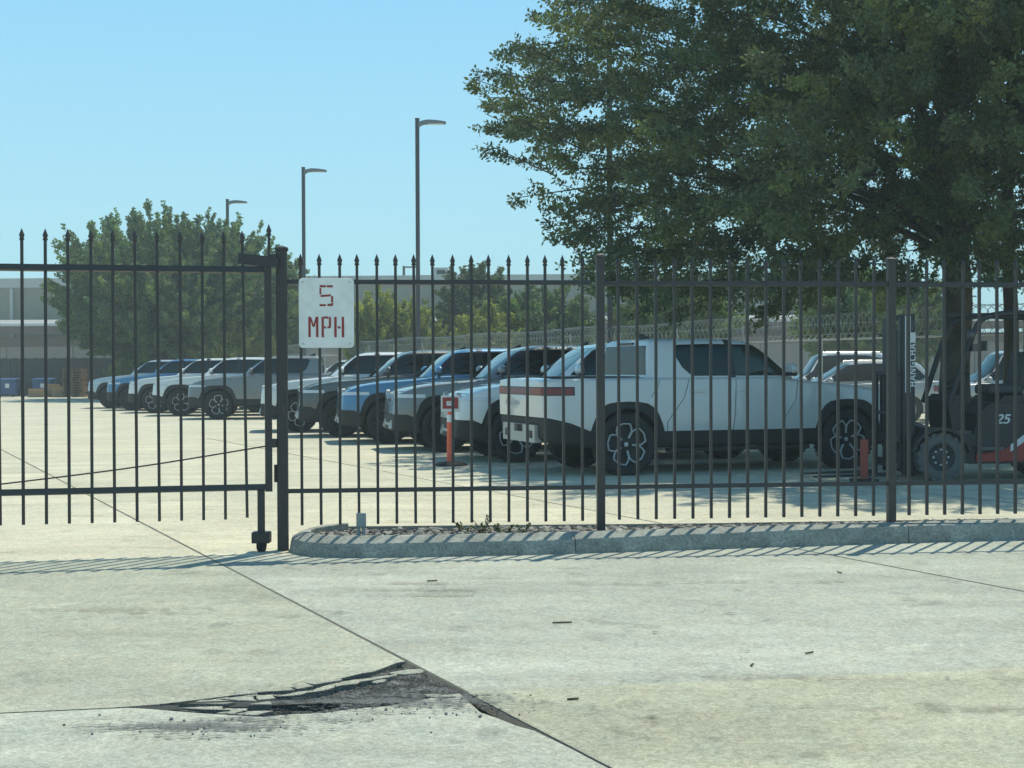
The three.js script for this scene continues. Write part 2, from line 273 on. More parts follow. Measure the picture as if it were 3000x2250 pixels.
// kerb with its rounded nose beside the gate post, planting strip behind it
const KF = new THREE.CatmullRomCurve3([[-1.52, 11.62], [-1.70, 11.38], [-1.80, 11.08], [-1.73, 10.76], [-1.48, 10.53], [-1.05, 10.50], [-0.3, 10.57], [0.5, 10.69], [1.6, 10.92], [3.0, 11.22], [4.5, 11.5], [6.5, 11.86], [9, 12.3]].map(p => V(p[0], 0, -p[1])), false, 'catmullrom', 0.5);
{
  // swept kerb profile: outward face slopes, top edge rounded
  const profile = c => [[0.0, -0.05], [0.0, 0.0], [0.010, 0.07], [0.019, 0.142 - c], [0.023, 0.152 - c], [0.032, 0.158 - c], [0.105, 0.150], [0.118, 0.1545], [0.155, 0.156], [0.168, 0.15], [0.17, 0.02]], prof = profile(0.02);
  const sweep = (curve, t0, t1, n) => {
    const pos = [], uv = [], idx = []; let len = 0, last = null;
    for (let i = 0; i <= n; i++) {
      const t = t0 + (t1 - t0) * i / n, p = curve.getPointAt(t), tg = curve.getTangentAt(t), nx = tg.z, nz = -tg.x;   // inward normal (to the left of travel is outside)
      if (last) len += p.distanceTo(last); last = p;
      const wob = noise.noise(p.x * 2, p.z * 2, 2) * 0.004 + noise.noise(p.x * 14, 3, p.z * 14) * 0.0012;
      profile(0.017 + 0.026 * (1 - sm(0.22, 0.5, t))).forEach(([o, y], k) => { pos.push(p.x + nx * (o + wob), y + (k > 2 && k < 8 ? wob * 0.6 : 0), p.z + nz * (o + wob)); uv.push(len, o + y); });
    }
    const m = prof.length;
    for (let i = 0; i < n; i++) for (let k = 0; k < m - 1; k++) { const a = i * m + k, b = a + m; idx.push(a, b, a + 1, b, b + 1, a + 1); }
    for (const i of [0, n]) for (let k = 1; k < m - 1; k++) idx.push(i * m, i * m + (i ? k : k + 1), i * m + (i ? k + 1 : k));
    const g = new THREE.BufferGeometry(); g.setAttribute('position', new THREE.Float32BufferAttribute(pos, 3)); g.setAttribute('uv', new THREE.Float32BufferAttribute(uv, 2)); g.setIndex(idx);
    return toCreasedNormals(g, 0.45);
  };
  const kerb = new THREE.Group(); kerb.name = 'kerb'; kerb.userData.kind = 'structure'; scene.add(kerb);
  for (const [a, b] of [[0, 0.275], [0.2756, 0.513], [0.5136, 0.74], [0.7406, 1]]) structure('kerb_section', sweep(KF, a, b, 70), M.kerb, kerb);
  // soil in the strip
  const pts = KF.getPoints(90).map(p => [p.x, -p.z]).filter((p, i, a) => i > 2);
  const inner = pts.map(p => [p[0] + 0.03, p[1] + 0.13]);
  const s = new THREE.Shape(); s.moveTo(-1.55, 11.60); for (const p of inner.slice(6)) s.lineTo(p[0] * 0.995, p[1]); s.lineTo(9, 12.62); s.lineTo(4.5, 12.0); s.lineTo(1.6, 11.72); s.closePath();
  const soil = structure('planting_strip', new THREE.ShapeGeometry(s).rotateX(-Math.PI / 2).translate(0, 0.075, 0), mat([0.16, 0.13, 0.10], 1));
  // back edging of the strip
  structure('strip_edging', merge([beam(V(-1.5, 0.05, -11.62), V(1.6, 0.05, -11.74), 0.13, 0.05), beam(V(1.6, 0.05, -11.74), V(4.5, 0.05, -12.02), 0.13, 0.05), beam(V(4.5, 0.05, -12.02), V(9, 0.05, -12.64), 0.13, 0.05)]), M.kerb);
  // gravel
  const g = new THREE.IcosahedronGeometry(0.03, 1), P = g.attributes.position;
  for (let k = 0; k < P.count; k++) { const n = 1 + 0.35 * noise.noise(P.getX(k) * 40, P.getY(k) * 40, P.getZ(k) * 40); P.setXYZ(k, P.getX(k) * n * 1.2, P.getY(k) * n * 0.7, P.getZ(k) * n); }
  g.computeVertexNormals();
  const N = 3200, im = new THREE.InstancedMesh(g, mat(0xffffff, 0.9), N), m4 = new THREE.Matrix4(), col = new THREE.Color();
  for (let c = 0; c < N; c++) {
    const x = rr(-1.62, 5.5), front = -KF.getPointAt(Math.min(0.98, 0.145 + (x + 1.48) / 10.6 * 0.855)).z + 0.17, s = rr(0.25, 1.0);
    const p = V(x - 0.02, 0, -(front + rr(0, 1) * Math.max(0.08, 0.92 - 0.09 * (x + 1.5)))), off = 0;
    if (x < -1.45 && p.z > -10.95) { p.z = -rr(10.95, 11.4); }
    m4.makeRotationFromEuler(new THREE.Euler(rr(-.5, .5), rr(0, 6), rr(-.5, .5))).scale(V(s, s, s)).setPosition(p.x + 0.02, 0.082 + s * 0.012, p.z - off);
    im.setMatrixAt(c, m4); const v = rr(0.07, 0.36) * (rnd() < 0.1 ? 1.7 : 1); im.setColorAt(c, col.setRGB(v, v * rr(0.90, 0.97), v * rr(0.74, 0.88)));
  }
  im.name = 'strip_gravel'; im.castShadow = im.receiveShadow = true; im.userData.kind = 'stuff'; im.userData.label = 'mixed pale and brown gravel in the strip behind the kerb'; scene.add(im);
  // weeds
  const leafM = mat([0.10, 0.115, 0.04], 0.85);
  for (const [x, d, h] of [[-0.42, 11.35, .12], [-0.24, 11.4, .15], [-0.17, 11.28, .10], [-0.05, 11.3, .09], [0.1, 11.35, .1], [0.68, 11.15, .08], [2.1, 11.45, .06]]) {
    const list = [];
    for (let k = 0; k < 7; k++) { const a = rr(0, 6.28), top = V(Math.cos(a) * h * rr(.3, 1), h * rr(.4, 1), Math.sin(a) * h * .5); list.push(bar(V(0, 0, 0), top, 0.0025, 4));
      for (let q = 0; q < 3; q++) { const lf = new THREE.SphereGeometry(0.012, 5, 4).scale(1.6, .3, .9).rotateZ(rr(-1, 1)).rotateY(rr(0, 6)); const f = rr(.5, 1); list.push(lf.translate(top.x * f + rr(-.01, .01), top.y * f, top.z * f)); } }
    single('weed', merge(list), leafM, ({ '-0.42': 'leftmost straggly weed in the gravel strip', '-0.24': 'tallest straggly weed in the gravel strip', '-0.17': 'straggly weed third from the left in the gravel strip', '-0.05': 'small weed fourth from the left in the gravel strip', '0.1': 'fifth weed from the left in the gravel strip' })[String(x)] ?? (x < 1 ? 'tiny weed growing at the foot of the middle fence post' : 'low weed in the gravel strip right of the middle fence post'), 'weed', 'weeds in the gravel strip', [x, 0.075, -d]);
  }
}
// ---------------------------------------------------------------- iron picket fence and swing gate
const fenceAt = x => -(10.97 + 0.1007 * (x + 1.845));
const finialGeo = new THREE.LatheGeometry([[0.0, 0.085], [0.006, 0.07], [0.019, 0.035], [0.021, 0.025], [0.013, 0.012], [0.019, 0.004], [0.019, -0.008], [0.0, -0.008]].map(p => new THREE.Vector2(...p)), 8);
const uvScale = (g, s) => { const u = g.attributes.uv; for (let i = 0; i < u.count; i++) u.setXY(i, u.getX(i) * s + rnd(), u.getY(i) * s * 2); return g; };
function picket(parent, geo, x, y0, z, turn, lean = 0) {
  const p = part(parent, 'picket', geo, M.iron); p.position.set(x, y0, z); p.rotation.set(0, turn, lean);
  const f = part(p, 'finial', finialGeo, M.iron); f.position.y = geo.parameters.height; return p;
}
const pk = h => { const g = uvScale(new THREE.BoxGeometry(0.0225, h, 0.0225).translate(0, h / 2, 0), 0.6); g.parameters = { height: h }; return g; };
const fenceTurn = Math.atan(0.1007);
{
  const f = thing('picket_fence', 'dark iron spear topped picket fence standing in the gravel strip', 'fence');
  const posts = [-1.845, 0.727, 3.185, 5.66];
  posts.forEach((x, i) => {
    const w = i ? 0.066 : 0.086, h = [2.41, 2.26, 2.24, 2.24][i], y0 = i ? 0.1 : 0;
    const p = part(f, 'post', uvScale(new RoundedBoxGeometry(w, h, w, 2, 0.006).translate(0, h / 2, 0), 0.7), M.iron); p.position.set(x, y0, fenceAt(x)); p.rotation.y = fenceTurn;
    const c = part(p, 'cap', merge([rbox(w + 0.018, 0.028, w + 0.018, 0.006, 0, h + 0.008, 0), new THREE.ConeGeometry((w + 0.01) * 0.7, 0.02, 4, 1).rotateY(Math.PI / 4).translate(0, h + 0.03, 0)]), M.iron);
  });
  const g1 = pk(2.10), g2 = pk(2.08);
  for (let b = 0; b < 3; b++) {
    const a = posts[b], e = posts[b + 1], n = b ? 15 : 16, z = x => fenceAt(x) + 0.0;
    for (let k = 1; k <= n; k++) { const x = a + (e - a) * k / (n + 1); picket(f, b ? g2 : g1, x, b ? 0.205 : 0.20, z(x), fenceTurn + rr(-.03, .03), rr(-.004, .004)); }
    const xa = a + (b ? 0.035 : 0.045), xe = e - (b === 0 ? 0.045 : 0.035);
    for (const y of [2.155 - b * 0.005, 0.475]) {
      const stop = b === 0 && y > 1 ? xe - 0.035 : xe;       // the top rail stops a little short of the middle post
      part(f, 'rail', uvScale(beam(V(xa, y, z(xa)), V(stop, y, z(stop)), 0.036, 0.036), 0.8), M.iron);
    }
  }
  // latch arm that catches the gate on the gate post
  part(f, 'latch_arm', merge([beam(V(-2.17, 2.335, fenceAt(-2.1) + 0.075), V(-1.86, 2.30, fenceAt(-1.9) + 0.065), 0.085, 0.05), box(0.05, 0.10, 0.06, -1.9, 2.32, fenceAt(-1.9) + 0.05)]), M.iron);
  part(f, 'hinge_plate', box(0.02, 0.14, 0.05, -1.898, 0.62, fenceAt(-1.9) + 0.01), M.iron);
}
{
  // gate: hangs from the left, its free end stops at the post; slightly ajar towards the camera at the left
  const zr = -10.90, zl = -10.30, xr = -1.945, xl = -4.75, sl = (zl - zr) / (xl - xr), zg = x => zr + (x - xr) * sl, turn = -Math.atan2(zl - zr, xl - xr) + Math.PI;
  const g = thing('swing_gate', 'black iron spear topped swing gate closed against the gate post', 'gate');
  const geo = pk(2.20);
  for (let k = 0; k < 17; k++) { const x = -2.112 - k * 0.1655; if (x < xl + .05) break; picket(g, geo, x, 0.265 + (k === 0 ? 0.01 : 0), zg(x), turn, k === 0 ? 0.012 : rr(-.003, .003)); }
  { const p = picket(g, pk(0.27), xr + 0.012, 2.26, zg(xr), turn); p.name = 'picket'; }
  for (const [y, h] of [[2.245, 0.047], [0.515, 0.047]]) part(g, 'rail', uvScale(beam(V(xl, y, zg(xl)), V(xr - 0.028, y, zg(xr - 0.028)), h, 0.045), 0.8), M.iron);
  part(g, 'stile', uvScale(new THREE.BoxGeometry(0.056, 1.80, 0.056), 0.8).rotateY(turn).translate(xr, 1.38, zr), M.iron);
  part(g, 'stile', uvScale(new THREE.BoxGeometry(0.056, 1.80, 0.056), 0.8).rotateY(turn).translate(xl, 1.38, zl), M.iron);
  const leg = part(g, 'drop_leg', uvScale(new THREE.BoxGeometry(0.058, 0.40, 0.05), 0.8).rotateY(turn).translate(xr - 0.06, 0.29, zg(xr - 0.06)), M.iron);
  part(leg, 'caster_bracket', rbox(0.145, 0.09, 0.11, 0.01, xr - 0.06, 0.115, zg(xr) + 0.005), M.iron);
  part(leg, 'caster_wheel', merge([new THREE.CylinderGeometry(0.055, 0.055, 0.05, 16).rotateX(Math.PI / 2).rotateY(turn + 1.2).translate(xr - 0.06, 0.055, zg(xr) + 0.005)]), M.rubber);
  part(g, 'hinge_post', uvScale(new RoundedBoxGeometry(0.1, 2.45, 0.1, 2, 0.006), 0.7).translate(xl - 0.12, 1.225, zl + 0.03), M.iron);
  part(g, 'latch_box', rbox(0.07, 0.07, 0.07, 0.01, xr + 0.03, 0.865, zr - 0.01), M.iron);
  const c = new THREE.CatmullRomCurve3([V(xl, 0.50, zg(xl) + 0.02), V(-3.9, 0.585, zg(-3.9) + 0.02), V(-2.9, 0.70, zg(-2.9) + 0.02), V(xr, 0.845, zr + 0.02)]);
  part(g, 'brace_cable', new THREE.TubeGeometry(c, 30, 0.0065, 5), M.iron);
}
{ // 5 MPH board on the fence
  const x0 = -1.485, turn = fenceTurn, w = 0.435, h = 0.555;
  const s = thing('speed_sign', 'white board lettered 5 MPH in red tape, hung on the picket fence', 'sign', [x0, 1.905, fenceAt(x0) + 0.045], turn);
  const sh = new THREE.Shape(), r = 0.035, X = w / 2, Y = h / 2;
  sh.moveTo(-X + r, -Y); sh.lineTo(X - r, -Y); sh.quadraticCurveTo(X, -Y, X, -Y + r); sh.lineTo(X, Y - r); sh.quadraticCurveTo(X, Y, X - r, Y); sh.lineTo(-X + r, Y); sh.quadraticCurveTo(-X, Y, -X, Y - r); sh.lineTo(-X, -Y + r); sh.quadraticCurveTo(-X, -Y, -X + r, -Y);
  const bt = valueTex(256, 10, 4, 77);
  part(s, 'board', new THREE.ExtrudeGeometry(sh, { depth: 0.008, bevelEnabled: true, bevelSize: 0.002, bevelThickness: 0.002, bevelSegments: 1 }), mat(0xffffff, 0.55, 0, { map: colourTex(256, i => { const v = 0.90 + (bt[i] - 0.5) * 0.10; return [v, v, v * 0.985]; }, 1.5) }));
  const red = mat([0.30, 0.030, 0.028], 0.6), z = 0.0115;
  const strip = (ax, ay, bx, by, t = 0.021) => { const d = Math.hypot(bx - ax, by - ay); part(s, 'tape_strip', box(d, t, 0.002).rotateZ(Math.atan2(by - ay, bx - ax)).translate((ax + bx) / 2, (ay + by) / 2, z), red); };
  // pixel grid of the sign: 50 x 63 units on the board
  const u = (x, y) => [(x - 79.7) / 49.8 * w, (64.2 - y) / 63 * h];
  const line = (a, b, t) => strip(...u(...a), ...u(...b), t);
  line([73.6, 40.0], [79.2, 40.0], 0.017); line([80.0, 40.0], [85.6, 40.0], 0.017); line([74.2, 41.5], [74.2, 47.4], 0.014); line([74.4, 48.9], [83.8, 48.2], 0.016);
  line([84.9, 48.8], [84.9, 54.6], 0.016); line([84.6, 57.0], [80.6, 57.0], 0.018); line([79.2, 57.2], [73.4, 57.2], 0.016); line([85.0, 55.0], [85.0, 57.6], 0.014);
  line([64.2, 67.6], [64.2, 86.2], 0.019); line([71.2, 67.6], [71.2, 86.2], 0.019); line([65.2, 68.6], [67.7, 76.8], 0.013); line([70.4, 68.6], [68.1, 76.8], 0.013);
  line([76.2, 67.8], [76.2, 86.4], 0.018); line([77.4, 68.4], [81.4, 68.4], 0.017); line([82.8, 68], [82.8, 77.8], 0.017); line([77.4, 77.4], [79.2, 77.4], 0.016); line([80.4, 77.4], [82.0, 77.4], 0.016);
  line([87.8, 67.8], [87.8, 86.4], 0.019); line([94.6, 67.8], [94.6, 86.4], 0.019); line([89.8, 77.4], [92.4, 77.4], 0.017);
  for (const sx of [-1, 1]) for (const sy of [-1, 1]) { part(s, 'screw', cyl(0.006, 0.006, 0.004, 0, 0, 0, 8).rotateX(Math.PI / 2).translate(sx * (X - 0.03), sy * (Y - 0.03), 0.012), M.galv);
    part(s, 'wire_tie', bar(V(sx * (X - 0.045), sy * (Y - 0.022), 0.0115), V(sx * (X - 0.02), sy * (Y - 0.04), 0.0115), 0.0016, 4), M.galv); }
  part(s, 'bracket', box(0.06, 0.02, 0.012, -0.10, Y + 0.006, -0.006), M.galv);
}
{ // small grey electrical box on conduits in the strip
  const b = thing('conduit_box', 'small grey electrical box on two conduit stubs in the gravel strip', 'electrical box', [-1.22, 0.1, -11.0], 0.1);
  const gm = mat([0.33, 0.36, 0.35], 0.6);
  part(b, 'housing', rbox(0.078, 0.115, 0.05, 0.006, 0, 0.135, 0), gm);
  part(b, 'conduit', cyl(0.013, 0.013, 0.10, -0.020, 0.035, 0), gm); part(b, 'conduit', cyl(0.013, 0.013, 0.10, 0.020, 0.035, 0), gm);
  part(b, 'cover_plate', rbox(0.062, 0.095, 0.006, 0.002, 0, 0.135, 0.027, 1), gm);
}
// ---------------------------------------------------------------- vehicles
const EV = new Evaluator(); EV.attributes = ['position', 'normal']; EV.useGroups = false;
const brush = g => { const h = g.index ? g.toNonIndexed() : g.clone(); for (const k of Object.keys(h.attributes)) if (k !== 'position' && k !== 'normal') h.deleteAttribute(k); h.clearGroups(); const b = new Brush(h); b.updateMatrixWorld(); return b; };
const csg = (a, b, op) => { const r = EV.evaluate(brush(a), brush(b), op); return r.geometry; };
const sub = (a, ...bs) => bs.reduce((g, b) => csg(g, b, SUBTRACTION), a);
const and = (a, b) => csg(a, b, INTERSECTION);
function loft(rings, crease = 0.6) {     // rings of equal length, ends closed with fans
  const n = rings[0].length, pos = [];
  const tri = (a, b, c) => pos.push(...a, ...b, ...c);
  for (let i = 0; i < rings.length - 1; i++) for (let k = 0; k < n; k++) {
    const a = rings[i][k], b = rings[i][(k + 1) % n], c = rings[i + 1][k], d = rings[i + 1][(k + 1) % n];
    tri(a, c, b); tri(b, c, d);
  }
  for (const [r, flip] of [[rings[0], 0], [rings[rings.length - 1], 1]]) {
    const c = [0, 1, 2].map(q => r.reduce((s, p) => s + p[q], 0) / n);
    for (let k = 0; k < n; k++) flip ? tri(c, r[(k + 1) % n], r[k]) : tri(c, r[k], r[(k + 1) % n]);
  }
  const g = new THREE.BufferGeometry(); g.setAttribute('position', new THREE.Float32BufferAttribute(pos, 3));
  return toCreasedNormals(g, crease);
}
const curve = pts => x => { // monotone-ish smooth table lookup
  if (x <= pts[0][0]) return pts[0][1]; for (let i = 1; i < pts.length; i++) if (x <= pts[i][0]) { const [x0, y0] = pts[i - 1], [x1, y1] = pts[i]; return y0 + (y1 - y0) * (x - x0) / (x1 - x0); } return pts[pts.length - 1][1];
};
const extr = (pts, z0, z1) => { const g = new THREE.ExtrudeGeometry(new THREE.Shape(pts.map(p => new THREE.Vector2(...p))), { depth: z1 - z0, bevelEnabled: false }); return g.translate(0, 0, z0); };   // side-view polygon
const extrX = (pts, x0, x1) => extr(pts, x0, x1).rotateY(Math.PI / 2);      // polygon in (-z, y), pushed along x
const bodyLoft = (p, off) => {
  const xs = []; for (let i = 0; i <= 12; i++) xs.push(p.x0 + p.rearR * (1 - Math.sin(i / 12 * Math.PI / 2)));
  xs.reverse(); xs.sort((a, b) => a - b);
  const m = 34, a = p.x0 + p.rearR, b = p.x1 - p.frontR; for (let i = 1; i < m; i++) xs.push(a + (b - a) * i / m);
  for (let i = 0; i <= 14; i++) xs.push(b + p.frontR * Math.sin(i / 14 * Math.PI / 2));
  const rings = xs.map(x => {
    const uf = Math.max(0, (x - b) / p.frontR), ur = Math.max(0, (a - x) / p.rearR), cf = Math.sqrt(Math.max(0, 1 - uf * uf)), cr = Math.sqrt(Math.max(0, 1 - ur * ur));
    const W = p.W(x) - p.frontIn * (1 - cf) - p.rearIn * (1 - cr) + off, T = p.T(x) - p.frontDrop * (1 - cf) - p.rearDrop * (1 - cr) + off, B = p.B(x) + p.frontLift * (1 - cf) + p.rearLift * (1 - cr) - off;
    const yw = 0.74, zs = y => y > yw ? W - p.tumble * ((y - yw) / (T - yw)) ** 2 : W - 0.05 * ((yw - y) / Math.max(0.1, yw - B)) ** 2;
    const h = [[0, B], [W * 0.45, B], [W - 0.16, B]];
    const rb = 0.07; for (let k = 0; k < 4; k++) { const t = (k + 0.5) / 4 * Math.PI / 2; h.push([zs(B + rb) - rb + rb * Math.sin(t), B + rb - rb * Math.cos(t)]); }
    const y0 = B + rb, r = p.shoulder, y1 = T - r; for (let k = 0; k <= 9; k++) { const y = y0 + (y1 - y0) * k / 9; h.push([zs(y), y]); }
    for (let k = 1; k <= 5; k++) { const t = k / 5 * Math.PI / 2; h.push([zs(y1) - r + r * Math.cos(t), y1 + r * Math.sin(t)]); }
    const e = h[h.length - 1][0]; h.push([e * 0.72, T + p.crown * 0.55], [e * 0.4, T + p.crown * 0.9], [0, T + p.crown]);
    const X = x + off * (uf - ur), ring = h.map(q => [X, q[1], q[0]]); for (let k = h.length - 2; k > 0; k--) ring.push([X, h[k][1], -h[k][0]]);
    // rake the end faces a little
    return ring.map(q => [q[0] + (uf > 0 ? uf * p.noseRake * (p.noseY - q[1]) : 0) + (ur > 0 ? ur * p.tailRake * (q[1] - 0.8) : 0), q[1], q[2]]);
  });
  return loft(rings, 0.55);
};
function cabinLoft(levels, off) {       // level: [y, frontX, rearX, halfWidth, frontRadius, rearRadius, frontBow]
  const nC = 7, nE = 9;
  return loft(levels.map(([y, f, r, w, rf, rq, bow], li) => {
    f += off; r -= off; w += off; if (li === levels.length - 1) y += off;
    const pts = [], corner = (cx, cz, R, a0) => { for (let k = 0; k < nC; k++) { const t = a0 + k / (nC - 1) * Math.PI / 2; pts.push([cx + R * Math.cos(t), y, cz + R * Math.sin(t)]); } };
    const edge = (ax, az, bx, bz) => { for (let k = 1; k < nE; k++) pts.push([ax + (bx - ax) * k / nE, y, az + (bz - az) * k / nE]); };
    corner(f - rf, w - rf, rf, 0); edge(f - rf, w, r + rq, w); corner(r + rq, w - rq, rq, Math.PI / 2); edge(r, w - rq, r, -w + rq); corner(r + rq, -w + rq, rq, Math.PI); edge(r + rq, -w, f - rf, -w); corner(f - rf, -w + rf, rf, -Math.PI / 2); edge(f, -w + rf, f, w - rf);
    return pts.map(q => [q[0] > 0 ? q[0] - bow * (q[2] / w) ** 2 : q[0], q[1], q[2]]);
  }), 0.6);
}
// wheel: tyre with tread blocks, dark disc, five bright petal loops
const wheelMats = { tyre: M.rubber, disc: mat([0.025, 0.026, 0.028], 0.5, 0.3), petal: mat([0.48, 0.49, 0.50], 0.4, 0.35), darkPetal: mat([0.05, 0.052, 0.055], 0.4, 0.3) };
function wheelParts(R, w, rim, petals = true) {
  const P = (r, z) => new THREE.Vector2(r, z), h = w / 2;
  const tyre = [new THREE.LatheGeometry([P(rim, -h * 0.86), P(rim + 0.02, -h * 0.98), P(R - 0.05, -h), P(R - 0.018, -h * 0.9), P(R, -h * 0.72), P(R, h * 0.72), P(R - 0.018, h * 0.9), P(R - 0.05, h), P(rim + 0.02, h * 0.98), P(rim, h * 0.86)], 56).rotateX(Math.PI / 2)];
  for (let k = 0; k < 44; k++) for (const s of [-1, 1]) tyre.push(box(0.036, 0.014, w * 0.33, 0, R + 0.001, s * w * 0.27).rotateZ((k + (s > 0 ? 0.5 : 0)) / 44 * Math.PI * 2));
  const disc = [new THREE.LatheGeometry([P(0, 0.03), P(0.06, 0.035), P(0.09, 0.02), P(rim - 0.05, 0.02), P(rim - 0.02, 0.055), P(rim + 0.008, h * 0.9), P(rim + 0.008, -h * 0.9), P(0, -h * 0.7)].map(q => P(q.x, q.y)), 48).rotateX(Math.PI / 2)];
  const pet = [];
  if (petals) {
    const pt = (r, a) => V(r * rim * Math.cos(a), r * rim * Math.sin(a), 0.112 - 0.05 * (1 - r)), rad = 0.0125;
    for (let k = 0; k < 5; k++) {
      const a = k / 5 * Math.PI * 2 + 0.3, f = Math.PI / 5;
      const path = s => [pt(0.60, a + f * s), pt(0.78, a + s * 0.50), pt(0.935, a + s * 0.36), pt(0.965, a)];
      for (const s of [-1, 1]) { const q = path(s); for (let i = 0; i < 3; i++) pet.push(bar(q[i], q[i + 1], rad, 6), new THREE.SphereGeometry(rad, 6, 4).translate(q[i + 1].x, q[i + 1].y, q[i + 1].z)); }
      pet.push(bar(pt(0.30, a + f), pt(0.64, a + f), rad * 1.35, 6));
    }
    pet.push(new THREE.CylinderGeometry(0.03, 0.03, 0.02, 16).rotateX(Math.PI / 2).translate(0, 0, 0.075));
  } else {
    for (let k = 0; k < 5; k++) for (const s of [-1, 1]) pet.push(box(0.028, rim * 0.9, 0.02, s * 0.03, rim * 0.52, 0.06).rotateZ(k / 5 * Math.PI * 2));
    pet.push(new THREE.TorusGeometry(rim * 0.96, 0.012, 6, 40).translate(0, 0, 0.06));
  }
  return { tyre: merge(tyre), disc: merge(disc), petal: merge(pet) };
}
function addWheel(car, wp, x, y, z, steer = 0, spin = 0) {
  const g = new THREE.Group(); g.name = 'wheel'; g.position.set(x, y, z); g.rotation.set(0, (z < 0 ? Math.PI : 0) + steer, 0); car.add(g);
  part(g, 'tyre', wp.tyre, wheelMats.tyre); part(g, 'rim', wp.disc, wheelMats.disc); const p = part(g, 'spokes', wp.petal, wheelMats.petal); p.rotation.z = spin; return g;
}
const carM = {
  clad: mat([0.016, 0.017, 0.018], 0.7), trim: mat([0.012, 0.012, 0.013], 0.35), inside: mat([0.035, 0.036, 0.038], 0.8),
  mid: new THREE.MeshPhysicalMaterial({ color: lin(0.36, 0.42, 0.40), roughness: 0.02, transmission: 1, thickness: 0, ior: 1.5 }),
  glass: new THREE.MeshPhysicalMaterial({ color: lin(0.62, 0.68, 0.66), roughness: 0.02, transmission: 1, thickness: 0, ior: 1.5 }),
  dark: new THREE.MeshPhysicalMaterial({ color: lin(0.10, 0.115, 0.12), roughness: 0.02, transmission: 1, thickness: 0, ior: 1.5 }),
  lamp: new THREE.MeshPhysicalMaterial({ color: lin(0.62, 0.64, 0.66), roughness: 0.18, clearcoat: 1 }), lampDark: mat([0.05, 0.05, 0.055], 0.2),
  red: mat([0.20, 0.038, 0.036], 0.38), silver: mat([0.42, 0.42, 0.40], 0.45, 0.3), chrome: mat([0.7, 0.7, 0.7], 0.15, 0.9),
};
const paint = (r, g, b, metal = 0.15) => new THREE.MeshPhysicalMaterial({ color: lin(r, g, b), roughness: 0.42, metalness: metal, clearcoat: 1, clearcoatRoughness: 0.04 });
const paints = { white: paint(0.70, 0.71, 0.69, 0), silver: paint(0.42, 0.44, 0.45, 0.35), grey: paint(0.16, 0.175, 0.18, 0.3), green: paint(0.075, 0.085, 0.078, 0.25), blue: paint(0.05, 0.19, 0.36, 0.2), cream: paint(0.58, 0.58, 0.565, 0.03), pale: paint(0.42, 0.50, 0.54, 0.25) };

